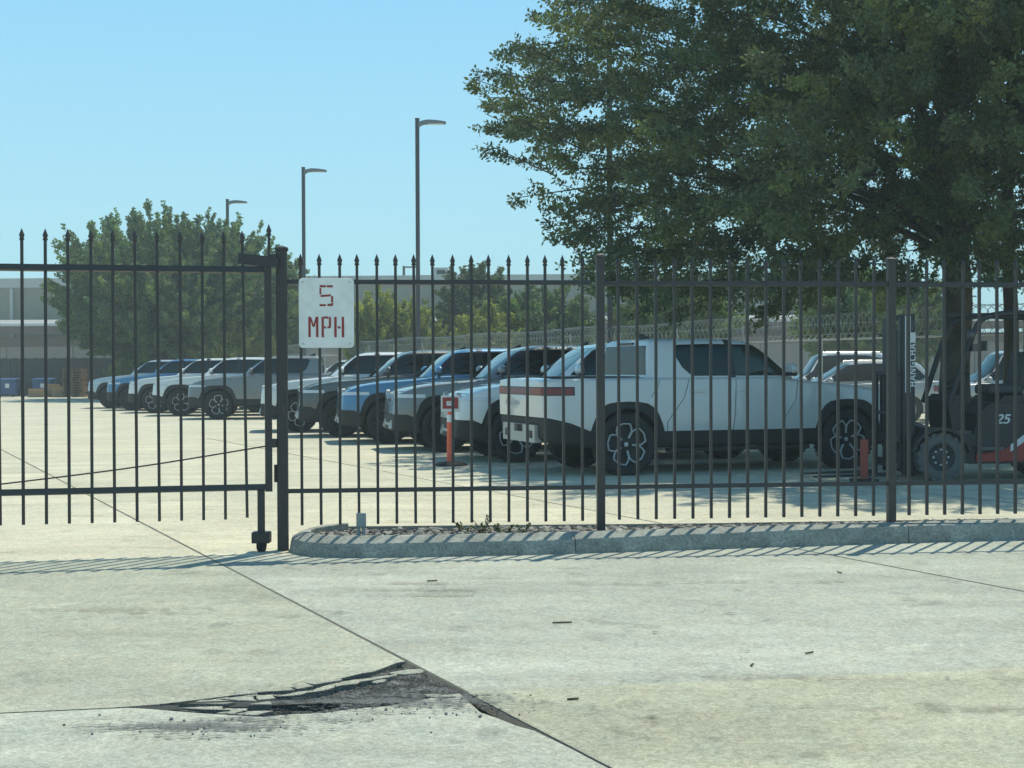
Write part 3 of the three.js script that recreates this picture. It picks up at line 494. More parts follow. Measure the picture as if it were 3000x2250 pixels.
function makePickup() {
  const car = new THREE.Group();
  const p = { x0: -2.755, x1: 2.755, frontR: 0.42, rearR: 0.20, frontIn: 0.27, rearIn: 0.13, frontDrop: 0.085, rearDrop: 0.03, frontLift: 0.04, rearLift: 0.07, tumble: 0.045, shoulder: 0.055, crown: 0.022, noseRake: 0.10, noseY: 0.92, tailRake: -0.04,
    W: curve([[-2.76, 0.985], [-1.9, 1.0], [0, 1.0], [1.9, 1.0], [2.76, 0.97]]), T: curve([[-2.76, 1.31], [-1.2, 1.325], [0.7, 1.325], [1.05, 1.295], [1.25, 1.262], [1.6, 1.235], [2.0, 1.20], [2.3, 1.155], [2.5, 1.11], [2.755, 1.05]]), B: curve([[-2.76, 0.46], [-2.3, 0.40], [-2.0, 0.36], [1.9, 0.35], [2.3, 0.31], [2.755, 0.33]]) };
  const L = bodyLoft(p, 0), Lout = bodyLoft(p, 0.006), Lin = bodyLoft(p, -0.012);
  const F = 1.885, R = -1.565;
  const arch = (c, s) => [[c - 0.56 - s, 0.20], [c - 0.56 - s, 0.56], [c - 0.515 - s, 0.70], [c - 0.455 - s, 0.84], [c - 0.39 - s, 0.92], [c - 0.30, 0.975 + s], [c - 0.17, 0.998 + s], [c, 1.004 + s], [c + 0.17, 0.998 + s], [c + 0.30, 0.975 + s], [c + 0.39 + s, 0.92], [c + 0.455 + s, 0.84], [c + 0.515 + s, 0.70], [c + 0.56 + s, 0.56], [c + 0.56 + s, 0.20]];
  const upper = extr([[-3, 0.805], [-2.72, 0.80], [-2.4, 0.725], [-2.1, 0.61], [-1.0, 0.595], [1.2, 0.595], [2.42, 0.60], [2.55, 0.66], [3, 0.67], [3, 2], [-3, 2]], -1.3, 1.3);
  const lower = extr([[-3, 0.797], [-2.72, 0.792], [-2.4, 0.717], [-2.1, 0.602], [R - 0.555, 0.59], ...arch(R, -0.006).slice(1, -1), [R + 0.555, 0.588], [F - 0.555, 0.588], ...arch(F, -0.006).slice(1, -1), [2.42, 0.592], [2.55, 0.652], [3, 0.662], [3, 0.1], [-3, 0.1]], -1.3, 1.3);
  const hole = box(2.05, 1.4, 1.72, 0.10, 1.25, 0);
  let body = and(L, upper); body = sub(body, extr(arch(F, 0), -1.3, 1.3), extr(arch(R, 0), -1.3, 1.3), hole, box(1.30, 0.10, 1.54, -1.93, 1.36, 0));
  // shut lines
  const slit = (pts, w = 0.0065) => { const f = pts.map(q => [q[0] - w, q[1]]), b = pts.map(q => [q[0] + w, q[1]]).reverse(); return [extr([...f, ...b], 0.93, 1.3), extr([...f, ...b], -1.3, -0.93)]; };
  body = sub(body, ...slit([[0.78, 0.5], [0.84, 0.75], [1.02, 1.0], [1.10, 1.4]]), ...slit([[0.02, 0.5], [0.06, 0.9], [0.10, 1.4]]), ...slit([[-0.98, 0.5], [-0.98, 0.72], [-0.72, 1.05], [-0.60, 1.4]]), ...slit([[-1.22, 1.06], [-1.10, 1.22], [-1.05, 1.4]]),
    box(0.009, 0.42, 1.46, -2.75, 1.02, 0), box(0.5, 0.008, 1.62, 2.7, 1.065, 0));
  const wells = [];
  for (const x of [F, R]) for (const s of [-1, 1]) wells.push(new THREE.CylinderGeometry(0.468, 0.468, 0.5, 40).rotateX(Math.PI / 2).translate(x, 0.445, s * 0.90));
  const clad = sub(and(Lin, lower), ...wells, box(2.05, 1.0, 1.72, 0.10, 1.0, 0));
  part(car, 'body', body, paints.white); part(car, 'cladding', clad, carM.clad);
  // cab
  const lv = [[1.24, 1.27, -1.215, 0.925, 0.30, 0.10, 0.06], [1.33, 1.17, -1.205, 0.912, 0.30, 0.10, 0.06], [1.45, 1.025, -1.195, 0.888, 0.28, 0.10, 0.06], [1.60, 0.835, -1.18, 0.852, 0.26, 0.10, 0.06], [1.72, 0.665, -1.165, 0.818, 0.24, 0.10, 0.06], [1.785, 0.555, -1.15, 0.792, 0.22, 0.10, 0.06], [1.822, 0.46, -1.13, 0.762, 0.20, 0.10, 0.06], [1.846, 0.36, -1.10, 0.715, 0.20, 0.10, 0.05], [1.860, 0.20, -1.04, 0.60, 0.2, 0.10, 0.04], [1.868, -0.05, -0.9, 0.36, 0.15, 0.10, 0.02], [1.870, -0.30, -0.6, 0.12, 0.05, 0.05, 0]];
  const C0 = cabinLoft(lv, 0), C1 = cabinLoft(lv, -0.035), Ga = cabinLoft(lv, -0.006), Gb = cabinLoft(lv, -0.011);
  const sideWin = [[0.985, 1.345], [0.90, 1.43], [0.74, 1.60], [0.58, 1.735], [0.50, 1.77], [0.30, 1.782], [-0.30, 1.788], [-0.70, 1.778], [-0.80, 1.765], [-0.805, 1.70], [-0.77, 1.58], [-0.70, 1.46], [-0.60, 1.375], [-0.54, 1.345]];
  const wind = [[-0.72, 1.30], [0.72, 1.30], [0.60, 1.775], [-0.60, 1.775]], back = [[-0.78, 1.36], [0.78, 1.36], [0.69, 1.765], [-0.69, 1.765]];
  const sR = extr(sideWin, 0.5, 1.2), sL = extr(sideWin, -1.2, -0.5), fW = extrX(wind, 0.25, 2), bW = extrX(back, -2, -1.0);
  part(car, 'roof', sub(csg(C0, C1, SUBTRACTION), sR, sL, fW, bW, box(4, 0.4, 3, 0, 1.10, 0)), paints.white);
  const GS = csg(Ga, Gb, SUBTRACTION);
  for (const s of [sR, sL]) {
    const pane = and(GS, s), front = box(2, 1, 3, 1.10, 1.5, 0), rear = box(2, 1, 3, -1.0, 1.5, 0);
    part(car, 'side_window', and(pane, front), carM.dark); part(car, 'side_window', and(pane, rear), carM.dark);
    part(car, 'door_pillar', and(and(C0, sub(C0.clone(), C1)), box(0.12, 0.6, 3, 0.05, 1.55, s === sR ? 1.7 : -1.7)), carM.trim);
  }
  part(car, 'windshield', and(GS, fW), carM.glass); part(car, 'rear_window', and(GS, bW), carM.dark);
  // window surround and brake light strip
  part(car, 'brake_light', box(0.03, 0.03, 0.5, -1.155, 1.80, 0), carM.trim);
  part(car, 'tonneau', rbox(1.295, 0.03, 1.53, 0.01, -1.93, 1.327, 0), carM.clad);
  // front: light strip, upright oval headlights, fog lamps, skid plate, tow hooks
  const strip = and(bodyLoft(p, 0.005), box(1.0, 0.062, 2.3, 2.75, 0.985, 0));
  part(car, 'light_strip', strip, carM.lamp);
  for (const s of [-1, 1]) {
    const cap = new THREE.Shape(); const r = 0.058, h = 0.10; cap.absarc(0, h, r, 0, Math.PI); cap.absarc(0, -h, r, Math.PI, Math.PI * 2);
    const inn = new THREE.Shape(); inn.absarc(0, h, r * 0.68, 0, Math.PI); inn.absarc(0, -h, r * 0.68, Math.PI, Math.PI * 2);
    const hl = part(car, 'headlight', new THREE.ExtrudeGeometry(cap, { depth: 0.05, bevelEnabled: true, bevelSize: 0.008, bevelThickness: 0.008, bevelSegments: 2, curveSegments: 10 }).rotateY(Math.PI / 2).translate(2.690, 0.915, s * 0.57), carM.silver);
    part(hl, 'lens', new THREE.ExtrudeGeometry(inn, { depth: 0.055, bevelEnabled: true, bevelSize: 0.004, bevelThickness: 0.004, bevelSegments: 1, curveSegments: 10 }).rotateY(Math.PI / 2).translate(2.692, 0.915, s * 0.57), carM.lamp);
    part(car, 'fog_lamp', merge([0, 1, 2].map(k => rbox(0.03, 0.03, 0.055, 0.008, 2.725 - k * 0.02, 0.60, s * (0.60 + k * 0.07)))), carM.lamp);
    part(car, 'tow_hook', new THREE.TorusGeometry(0.045, 0.012, 6, 14).rotateY(Math.PI / 2 * 0).translate(2.62, 0.43, s * 0.45), carM.silver);
    part(car, 'bumper_wing', rbox(0.10, 0.16, 0.34, 0.02, 0, 0, 0).rotateZ(0.35).rotateY(-s * 0.30).translate(2.725, 0.47, s * 0.56), carM.silver);
    // mirrors
    const mz = s * 1.075, mir = part(car, 'mirror', (() => { const g = new THREE.SphereGeometry(1, 18, 12).scale(0.095, 0.088, 0.135); const q = g.attributes.position; for (let i = 0; i < q.count; i++) { if (q.getX(i) < -0.03) q.setX(i, -0.03); if (q.getY(i) < -0.055) q.setY(i, -0.055); } g.computeVertexNormals(); return g.translate(0.88, 1.43, mz); })(), paints.white);
    part(mir, 'mirror_arm', merge([beam(V(0.87, 1.36, mz - s * 0.02), V(0.86, 1.345, s * 0.90), 0.05, 0.03), box(0.09, 0.05, 0.2, 0.885, 1.365, mz)]), carM.trim);
    // flush handles
    for (const x of [0.18, -0.52]) part(car, 'door_handle', rbox(0.22, 0.03, 0.016, 0.006, x, 1.135, s * 0.991), paints.white);
    part(car, 'side_step', box(2.2, 0.05, 0.12, 0.16, 0.335, s * 0.90), carM.clad);
  }
  part(car, 'skid_plate', extr([[2.35, 0.33], [2.72, 0.36], [2.79, 0.45], [2.79, 0.50], [2.3, 0.50]], -0.42, 0.42), carM.silver);
  part(car, 'front_badge', box(0.012, 0.05, 0.30, 2.765, 0.905, 0), carM.trim);
  // rear: light band, bumper insert with hitch opening, reflectors
  const tl = part(car, 'tail_light', and(Lout, box(0.62, 0.088, 2.3, -2.66, 1.15, 0)), carM.red);
  part(car, 'tail_light_border', merge([and(bodyLoft(p, 0.003), box(0.66, 0.116, 2.3, -2.66, 1.15, 0))]), carM.trim);
  const ins = sub(box(0.10, 0.24, 1.30, -2.735, 0.575, 0), box(0.3, 0.10, 0.34, -2.76, 0.64, 0.0), box(0.3, 0.10, 0.18, -2.76, 0.565, 0.48), box(0.3, 0.10, 0.18, -2.76, 0.565, -0.48));
  part(car, 'bumper_insert', ins, carM.silver);
  for (const s of [-1, 1]) part(car, 'reflector', box(0.02, 0.045, 0.14, -2.735, 0.58, s * 0.48), carM.red);
  // cabin interior
  const seat = (x, z) => merge([rbox(0.50, 0.18, 0.50, 0.06, x, 0.80, z), rbox(0.16, 0.62, 0.48, 0.06, 0, 0, 0).rotateZ(0.22).translate(x - 0.27, 1.14, z), rbox(0.10, 0.17, 0.27, 0.04, x - 0.36, 1.52, z)]);
  for (const [x, z] of [[0.34, 0.38], [0.34, -0.38], [-0.56, 0.38], [-0.56, -0.38]]) part(car, 'seat', seat(x, z), carM.inside);
  const dash = part(car, 'dashboard', rbox(0.42, 0.22, 1.62, 0.06, 0.98, 1.17, 0), carM.inside);
  part(car, 'steering_wheel', new THREE.TorusGeometry(0.18, 0.017, 8, 24).rotateY(Math.PI / 2).rotateZ(0.4).translate(0.66, 1.22, -0.38), carM.inside);
  part(car, 'cabin_tub', box(2.0, 0.04, 1.70, 0.10, 0.58, 0), carM.inside);
  // roof aerial, roof bar feet
  const fin = part(car, 'aerial_fin', extr([[-0.95, 1.855], [-0.74, 1.862], [-0.90, 1.945], [-0.96, 1.955]], -0.022, 0.022), carM.trim);
  for (const s of [-1, 1]) for (const x of [0.15, -0.7]) part(car, 'roof_mount', rbox(0.09, 0.02, 0.03, 0.008, x, 1.852, s * 0.655), carM.chrome);
  const wp = wheelParts(0.425, 0.275, 0.298);
  for (const [x, s] of [[F, 1], [F, -1], [R, 1], [R, -1]]) addWheel(car, wp, x, 0.425, s * 0.845, 0, rr(0, 6));
  part(car, 'axle', merge([bar(V(F, 0.42, -0.8), V(F, 0.42, 0.8), 0.05, 8), bar(V(R, 0.42, -0.8), V(R, 0.42, 0.8), 0.05, 8)]), carM.clad);
  return car;
}
const pickup = makePickup();
function placePickup(name, label, group, colour, phiDeg, anchor, m, opt = {}) {   // anchor [X, depth] of the model point m [x, z]
  const c = pickup.clone(); c.name = numbered(name); scene.add(c); tag(c, label, 'pickup', group);
  const f = phiDeg * Math.PI / 180; c.rotation.y = f;
  c.position.set(anchor[0] - (m[0] * Math.cos(f) + m[1] * Math.sin(f)), opt.y ?? 0.0, -anchor[1] - (-m[0] * Math.sin(f) + m[1] * Math.cos(f)));
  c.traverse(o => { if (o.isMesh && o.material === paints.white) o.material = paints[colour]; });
  for (const w of c.children.filter(o => o.name === 'wheel')) { w.children[2].rotation.z = rr(0, 6.28); if (opt.dark) w.children[2].material = wheelMats.darkPetal; if (w.position.x > 0) w.rotation.y += opt.steer ?? 0; }
  return c;
}
{
  const rowG = undefined;
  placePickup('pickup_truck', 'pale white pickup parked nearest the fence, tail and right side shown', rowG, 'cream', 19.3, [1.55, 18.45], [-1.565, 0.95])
    .children.filter(o => o.name === 'side_window').forEach((o, i) => { if (i % 2 === 0) o.material = carM.mid; });
  const m = [1.885, -0.95];
  const row = [   // colour, heading, front wheel on the near side [X, depth], label
    ['white', 13, [0.06, 21.15], 'white pickup nose beside the orange post, partly behind the nearest pickup', -0.12],
    ['grey', 12, [-1.16, 23.9], 'dark grey pickup between the blue pickup and the white one by the orange post', 0, true],
    ['blue', 11, [-2.42, 26.6], 'bright blue pickup in the nearer group of the row', 0, true],
    ['green', 11, [-3.66, 29.3], 'dark grey green pickup left of the bright blue pickup', 0, true],
    ['white', 9, [-4.98, 31.95], 'white pickup just right of the gate post, first of the nearer group', -0.2],
    ['grey', 6, [-8.71, 40.4], 'mid grey pickup seen through the gate, wheel and side in full view', -0.35],
    ['white', 7, [-10.6, 43.6], 'white pickup directly behind the mid grey one', -0.35],
    ['white', 5, [-12.25, 46.7], 'white pickup third from the far end of the row', -0.2],
    ['blue', 6, [-13.9, 49.8], 'blue pickup second from the far end of the row', 0, true],
    ['pale', 5, [-15.5, 52.7], 'pale silver blue pickup at the far left end of the row', 0, true],
  ];
  for (const [c, th, a, label, steer, dark] of row) placePickup('pickup_truck', label, 'pickups parked in a row facing left', c, 180 + th, a, m, { steer, dark });
  placePickup('pickup_truck', 'white pickup beyond the wire fence, roof seen behind the mid grey one', undefined, 'white', 180, [-8.9, 58.5], m);
}
// crossovers and a saloon parked beyond the wire fence on the right
function makeCrossover(roofH, colour) {
  const car = new THREE.Group(), k = roofH - 1.66;
  const p = { x0: -2.3, x1: 2.3, frontR: 0.55, rearR: 0.35, frontIn: 0.34, rearIn: 0.2, frontDrop: 0.2, rearDrop: 0.04, frontLift: 0.12, rearLift: 0.12, tumble: 0.06, shoulder: 0.07, crown: 0.03, noseRake: 0.05, noseY: 0.8, tailRake: -0.05,
    W: curve([[-2.3, 0.9], [-1.2, 0.93], [1.2, 0.93], [2.3, 0.9]]), T: curve([[-2.3, 1.10], [-1, 1.07], [0.6, 1.02], [1.0, 1.0], [1.8, 0.93], [2.3, 0.84]]), B: curve([[-2.3, 0.36], [-1.8, 0.24], [1.8, 0.22], [2.3, 0.30]]) };
  let body = bodyLoft(p, 0);
  const wells = []; for (const x of [1.4, -1.35]) for (const s of [-1, 1]) wells.push(new THREE.CylinderGeometry(0.385, 0.385, 0.4, 28).rotateX(Math.PI / 2).translate(x, 0.36, s * 0.83));
  body = sub(body, ...wells, box(2.6, 1, 1.5, -0.5, 1.2, 0));
  part(car, 'body', body, colour);
  const h = roofH, lv = [[0.96, 1.20, -2.12, 0.86, 0.3, 0.3, 0.1], [1.10, 0.95, -2.08, 0.84, 0.3, 0.3, 0.1], [1.30, 0.60, -1.95, 0.77, 0.28, 0.28, 0.1], [h - 0.16, 0.30, -1.80, 0.69, 0.25, 0.25, 0.1], [h - 0.07, 0.12, -1.66, 0.64, 0.22, 0.22, 0.08], [h - 0.02, -0.12, -1.45, 0.52, 0.2, 0.2, 0.05], [h, -0.45, -1.1, 0.2, 0.1, 0.1, 0]];
  const C0 = cabinLoft(lv, 0), C1 = cabinLoft(lv, -0.04), Ga = cabinLoft(lv, -0.008), Gb = cabinLoft(lv, -0.013);
  const win = [[0.80, 1.08], [0.40, 1.36], [0.16, h - 0.14], [-0.3, h - 0.11], [-1.1, h - 0.12], [-1.6, h - 0.22], [-1.85, 1.20], [-1.7, 1.12]];
  const sR = extr(win, 0.4, 1.2), sL = extr(win, -1.2, -0.4), fW = extrX([[-0.68, 1.04], [0.68, 1.04], [0.55, h - 0.10], [-0.55, h - 0.10]], 0.1, 2), bW = extrX([[-0.64, 1.15], [0.64, 1.15], [0.52, h - 0.14], [-0.52, h - 0.14]], -3, -1.62);
  part(car, 'roof', sub(csg(C0, C1, SUBTRACTION), sR, sL, fW, bW, box(6, 0.3, 3, 0, 0.86, 0)), colour);
  const GS = csg(Ga, Gb, SUBTRACTION);
  for (const s of [sR, sL]) { const pane = and(GS, s); part(car, 'side_window', and(pane, box(2, 1.4, 3, 0.76, 1.4, 0)), carM.dark); part(car, 'side_window', and(pane, box(2, 1.4, 3, -1.36, 1.4, 0)), carM.dark); }
  part(car, 'windshield', and(GS, fW), carM.glass); part(car, 'rear_window', and(GS, bW), carM.dark);
  for (const s of [-1, 1]) {
    part(car, 'headlight', and(bodyLoft(p, 0.004), box(0.5, 0.11, 0.42, 2.08, 0.70, s * 0.74)), carM.lamp);
    part(car, 'tail_light', and(bodyLoft(p, 0.004), box(0.4, 0.16, 0.4, -2.2, 0.9, s * 0.74)), carM.red);
    const mir = part(car, 'mirror', new THREE.SphereGeometry(1, 14, 10).scale(0.08, 0.075, 0.11).translate(0.70, 1.12, s * 0.99), colour);
    part(car, 'roof_rail', bar(V(0.0, h - 0.025, s * 0.57), V(-1.5, h - 0.03, s * 0.57), 0.014, 6), carM.chrome);
  }
  part(car, 'grille', box(0.04, 0.20, 0.75, 2.285, 0.60, 0), carM.trim);
  part(car, 'dashboard', rbox(0.5, 0.2, 1.4, 0.06, 0.75, 0.98, 0), carM.inside);
  for (const [x, z] of [[0.1, 0.36], [0.1, -0.36], [-0.85, 0.36], [-0.85, -0.36]]) part(car, 'seat', merge([rbox(0.14, 0.6, 0.46, 0.05, x - 0.22, 0.98, z), rbox(0.09, 0.15, 0.24, 0.03, x - 0.26, 1.34, z)]), carM.inside);
  const wp = wheelParts(0.345, 0.22, 0.225, false);
  for (const [x, s] of [[1.4, 1], [1.4, -1], [-1.35, 1], [-1.35, -1]]) addWheel(car, wp, x, 0.345, s * 0.80, 0, rr(0, 6));
  return car;
}
{
  const tall = makeCrossover(1.92, paints.white), low = makeCrossover(1.66, paints.silver);
  const put = (src, label, x, d, deg, colour) => { const c = src.clone(); c.name = numbered('parked_car'); scene.add(c); tag(c, label, 'car', 'cars parked beyond the wire fence'); c.position.set(x, 0, -d); c.rotation.y = deg * Math.PI / 180;
    if (colour) c.traverse(o => { if (o.isMesh && (o.material === paints.white || o.material === paints.silver)) o.material = colour; }); };
  put(tall, 'white crossover behind the nearest pickup nose, roof rails showing', 9.0, 39.6, 178);
  put(low, 'silver car in front of the white crossover behind the wire fence', 8.96, 36.4, 180);
  put(tall, 'silver crossover at the right edge behind the forklift cab', 13.6, 38.0, 182, paints.silver);
}
// ---------------------------------------------------------------- forklift
const font = await new FontLoader().loadAsync('fonts/droid/droid_sans_bold.typeface.json');
const text = (s, size, depth) => { const g = new TextGeometry(s, { font, size, depth, curveSegments: 4, bevelEnabled: false }); g.computeBoundingBox(); const b = g.boundingBox; return g.translate(-(b.max.x + b.min.x) / 2, -(b.max.y + b.min.y) / 2, 0); };
{ // model: x forward (mast), y up, z right; it faces left in the yard so its left side (-z) is towards the camera
  const f = thing('forklift', 'red and black forklift facing left behind the fence under the tree', 'forklift', [6.20, 0, -17.9], Math.PI + 0.06);
  const blk = mat([0.020, 0.022, 0.024], 0.5), red = mat([0.30, 0.028, 0.022], 0.42), steel = mat([0.10, 0.105, 0.11], 0.45, 0.5), lt = mat([0.62, 0.63, 0.63], 0.5), grey = mat([0.04, 0.042, 0.044], 0.6);
  const fx = 0.80, R = 0.29, rx = -0.80;
  // chassis and bodywork
  part(f, 'chassis', extr([[0.42, 0.22], [-0.9, 0.22], [-0.95, 0.45], [-0.95, 0.78], [0.30, 0.78], [0.36, 0.60], [0.62, 0.60], [0.62, 0.30]], -0.52, 0.52), blk);
  part(f, 'side_panel', extr([[0.34, 0.25], [0.34, 0.34], [-0.02, 0.40], [-0.50, 0.70], [-0.86, 0.72], [-0.86, 0.25]], -0.55, 0.55), red);
  part(f, 'side_cover', extr([[0.34, 0.345], [0.30, 0.86], [0.16, 0.98], [-0.95, 1.0], [-0.95, 0.725], [-0.50, 0.705], [-0.02, 0.405]], -0.535, 0.535), blk);
  part(f, 'hood', extr([[0.02, 0.76], [0.02, 1.00], [-0.06, 1.08], [-0.75, 1.10], [-0.98, 1.05], [-1.0, 0.76]], -0.46, 0.46), blk);
  const cwp = [[-0.78, 0.20], [-0.78, 0.74], [-0.98, 0.76], [-1.02, 1.06], [-1.18, 1.06], [-1.36, 0.96], [-1.45, 0.78], [-1.45, 0.34], [-1.36, 0.22]];
  part(f, 'counterweight', new THREE.ExtrudeGeometry(new THREE.Shape(cwp.map(p => new THREE.Vector2(...p))), { depth: 0.96, bevelEnabled: true, bevelSize: 0.04, bevelThickness: 0.06, bevelSegments: 3 }).translate(0, 0, -0.48), red);
  for (const s of [-1, 1]) {
    const fend = new THREE.Shape(); fend.absarc(fx, R, 0.40, 0.25, Math.PI * 0.93); fend.absarc(fx, R, 0.36, Math.PI * 0.93, 0.25, true);
    part(f, 'fender', new THREE.ExtrudeGeometry(fend, { depth: 0.24, bevelEnabled: false, curveSegments: 18 }).translate(0, 0, s > 0 ? 0.36 : -0.60), blk);
    part(f, 'step', box(0.34, 0.04, 0.2, 0.18, 0.42, s * 0.52), steel);
  }
  part(f, 'floor_plate', box(0.62, 0.04, 0.9, 0.32, 0.62, 0), steel); part(f, 'cowl', extr([[0.58, 0.6], [0.66, 1.02], [0.56, 1.10], [0.46, 1.08], [0.50, 0.6]], -0.40, 0.40), blk);
  // seat, steering wheel, levers
  part(f, 'seat', merge([rbox(0.48, 0.14, 0.48, 0.05, -0.18, 1.16, 0), rbox(0.13, 0.50, 0.46, 0.05, 0, 0, 0).rotateZ(0.18).translate(-0.45, 1.40, 0)]), grey);
  part(f, 'steering_wheel', merge([new THREE.TorusGeometry(0.15, 0.014, 8, 24).rotateX(Math.PI / 2).rotateZ(-0.6).translate(0.36, 1.28, 0), bar(V(0.36, 1.28, 0), V(0.52, 1.04, 0), 0.02, 8)]), blk);
  part(f, 'lever', bar(V(0.5, 1.06, 0.2), V(0.42, 1.26, 0.2), 0.01, 6), blk); part(f, 'lever', bar(V(0.5, 1.06, 0.27), V(0.42, 1.26, 0.27), 0.01, 6), blk);
  // overhead guard
  const rail = [];
  for (const s of [-1, 1]) {
    const c = new THREE.CatmullRomCurve3([V(0.66, 0.98, s * 0.46), V(0.50, 1.45, s * 0.47), V(0.33, 1.92, s * 0.47), V(0.20, 2.08, s * 0.46), V(-0.15, 2.14, s * 0.45), V(-0.78, 2.11, s * 0.45)], false, 'catmullrom', 0.35);
    part(f, 'guard_pillar', new THREE.TubeGeometry(c, 40, 0.038, 8), blk); part(f, 'guard_pillar', beam(V(-0.80, 2.10, s * 0.45), V(-0.96, 1.04, s * 0.44), 0.075, 0.06), blk);
  }
  for (let k = 0; k < 7; k++) part(f, 'guard_bar', box(0.05, 0.03, 0.90, 0.12 - k * 0.15, 2.125 - (k < 1 ? .02 : 0), 0), blk);
  part(f, 'guard_bar', box(1.15, 0.045, 0.05, -0.24, 2.15, 0.43), blk);
  part(f, 'work_light', merge([cyl(0.06, 0.07, 0.06, 0, 0, 0, 14).rotateZ(Math.PI / 2).translate(0.40, 1.86, -0.50), box(0.10, 0.10, 0.10, 0.34, 1.70, -0.52)]), steel);
  part(f, 'mirror', rbox(0.02, 0.13, 0.18, 0.01, 0.26, 1.72, -0.60), steel);
  // mast: outer and inner channels, cross heads, cylinders, chains
  for (const s of [-1, 1]) {
    part(f, 'mast_channel', rbox(0.16, 2.02, 0.055, 0.008, 1.16, 1.09, s * 0.37), blk); part(f, 'mast_channel', rbox(0.11, 1.96, 0.05, 0.008, 1.20, 1.12, s * 0.30), steel);
    part(f, 'lift_cylinder', cyl(0.035, 0.035, 1.7, 1.07, 1.1, s * 0.22, 12), steel); part(f, 'lift_chain', box(0.02, 1.6, 0.035, 1.24, 1.2, s * 0.14), steel);
    part(f, 'tilt_cylinder', bar(V(0.5, 0.55, s * 0.30), V(1.08, 0.72, s * 0.33), 0.035, 10), steel);
    part(f, 'fork', extr([[1.36, 0.055], [1.36, 0.62], [1.40, 0.62], [1.405, 0.10], [2.36, 0.062], [2.36, 0.05]], s * 0.28 - 0.055, s * 0.28 + 0.055), blk);
  }
  for (const [y, h] of [[2.10, 0.07], [1.30, 0.06], [0.42, 0.09]]) part(f, 'mast_crosshead', box(0.07, h, 0.72, 1.10, y, 0), blk);
  part(f, 'mast_stripe_plate', merge([0, 1, 2].map(k => box(0.012, 0.98, 0.006, 1.205 - k * 0.03, 1.62, -0.400))), lt);
  // carriage and load backrest
  for (const y of [0.55, 0.22]) part(f, 'carriage_plate', box(0.045, 0.10, 0.96, 1.335, y, 0), blk);
  for (let k = 0; k < 7; k++) part(f, 'backrest_bar', box(0.03, 0.80, 0.03, 1.335, 0.98, -0.48 + k * 0.16), blk);
  part(f, 'backrest_bar', box(0.035, 0.05, 1.0, 1.335, 1.38, 0), blk); part(f, 'backrest_bar', box(0.035, 0.04, 1.0, 1.335, 0.86, 0), blk);
  // wheels
  const mk = (R, w, rim) => { const w0 = wheelParts(R, w, rim, false), lugs = []; for (let k = 0; k < 8; k++) { const a = k / 8 * 6.283; lugs.push(new THREE.CylinderGeometry(0.013, 0.013, 0.03, 6).rotateX(Math.PI / 2).translate(Math.cos(a) * rim * 0.55, Math.sin(a) * rim * 0.55, 0.06)); }
    const tread = []; for (let k = 0; k < 18; k++) tread.push(box(0.055, 0.05, w * 0.9, 0, R - 0.004, 0).rotateZ(k / 18 * 6.283)); return { tyre: merge([w0.tyre, ...tread]), disc: w0.disc, lugs: merge(lugs) }; };
  const put = (o, x, r, z) => { const g = new THREE.Group(); g.name = 'wheel'; g.position.set(x, r + 0.02, z); if (z < 0) g.rotation.y = Math.PI; f.add(g); part(g, 'tyre', o.tyre, mat([0.12, 0.12, 0.115], 0.95)); part(g, 'rim', o.disc, grey); part(g, 'lug_nut', o.lugs, lt); };
  const w1 = mk(0.29, 0.19, 0.175), w2 = mk(0.255, 0.16, 0.15);
  for (const s of [-1, 1]) { put(w1, fx, 0.29, s * 0.48); put(w2, rx, 0.255, s * 0.42); }
  // lettering: the words read from the left side of the truck (towards the camera)
  const side = (g, x, y, z, rot) => g.rotateZ(rot).rotateY(Math.PI).translate(x, y, z);
  part(f, 'lettering', side(text('HANGCHA', 0.082, 0.004), 1.115, 1.48, -0.3985, Math.PI / 2), lt).userData.label = 'white vertical HANGCHA lettering on the mast';
  part(f, 'number', side(text('25', 0.12, 0.004).applyMatrix4(new THREE.Matrix4().makeShear(0, 0, 0.25, 0, 0, 0)), -0.02, 0.79, -0.5355, 0), lt).userData.label = 'white slanted number 25 on the hood side';
  part(f, 'data_plate', box(0.09, 0.13, 0.004, 1.12, 1.83, -0.4), lt); part(f, 'warning_sticker', box(0.09, 0.13, 0.004, 1.12, 1.985, -0.4), grey);
  const sl = new THREE.Shape([[0, 0], [0.22, 0.16], [0.22, 0.25], [0, 0.09]].map(p => new THREE.Vector2(...p)));
  part(f, 'slash_decal', new THREE.ExtrudeGeometry(sl, { depth: 0.003, bevelEnabled: false }).rotateY(Math.PI).translate(-0.10, 0.37, -0.5505), lt);
}
{ // raised letters on the tailgate of the nearest pickup, read from behind
  const near = scene.getObjectByName('pickup_truck');
  part(near, 'tailgate_lettering', text('RIVIAN', 0.065, 0.004).scale(1.9, 1, 1).rotateY(-Math.PI / 2).translate(-2.762, 0.985, -0.30), mat([0.40, 0.41, 0.41], 0.4));
}
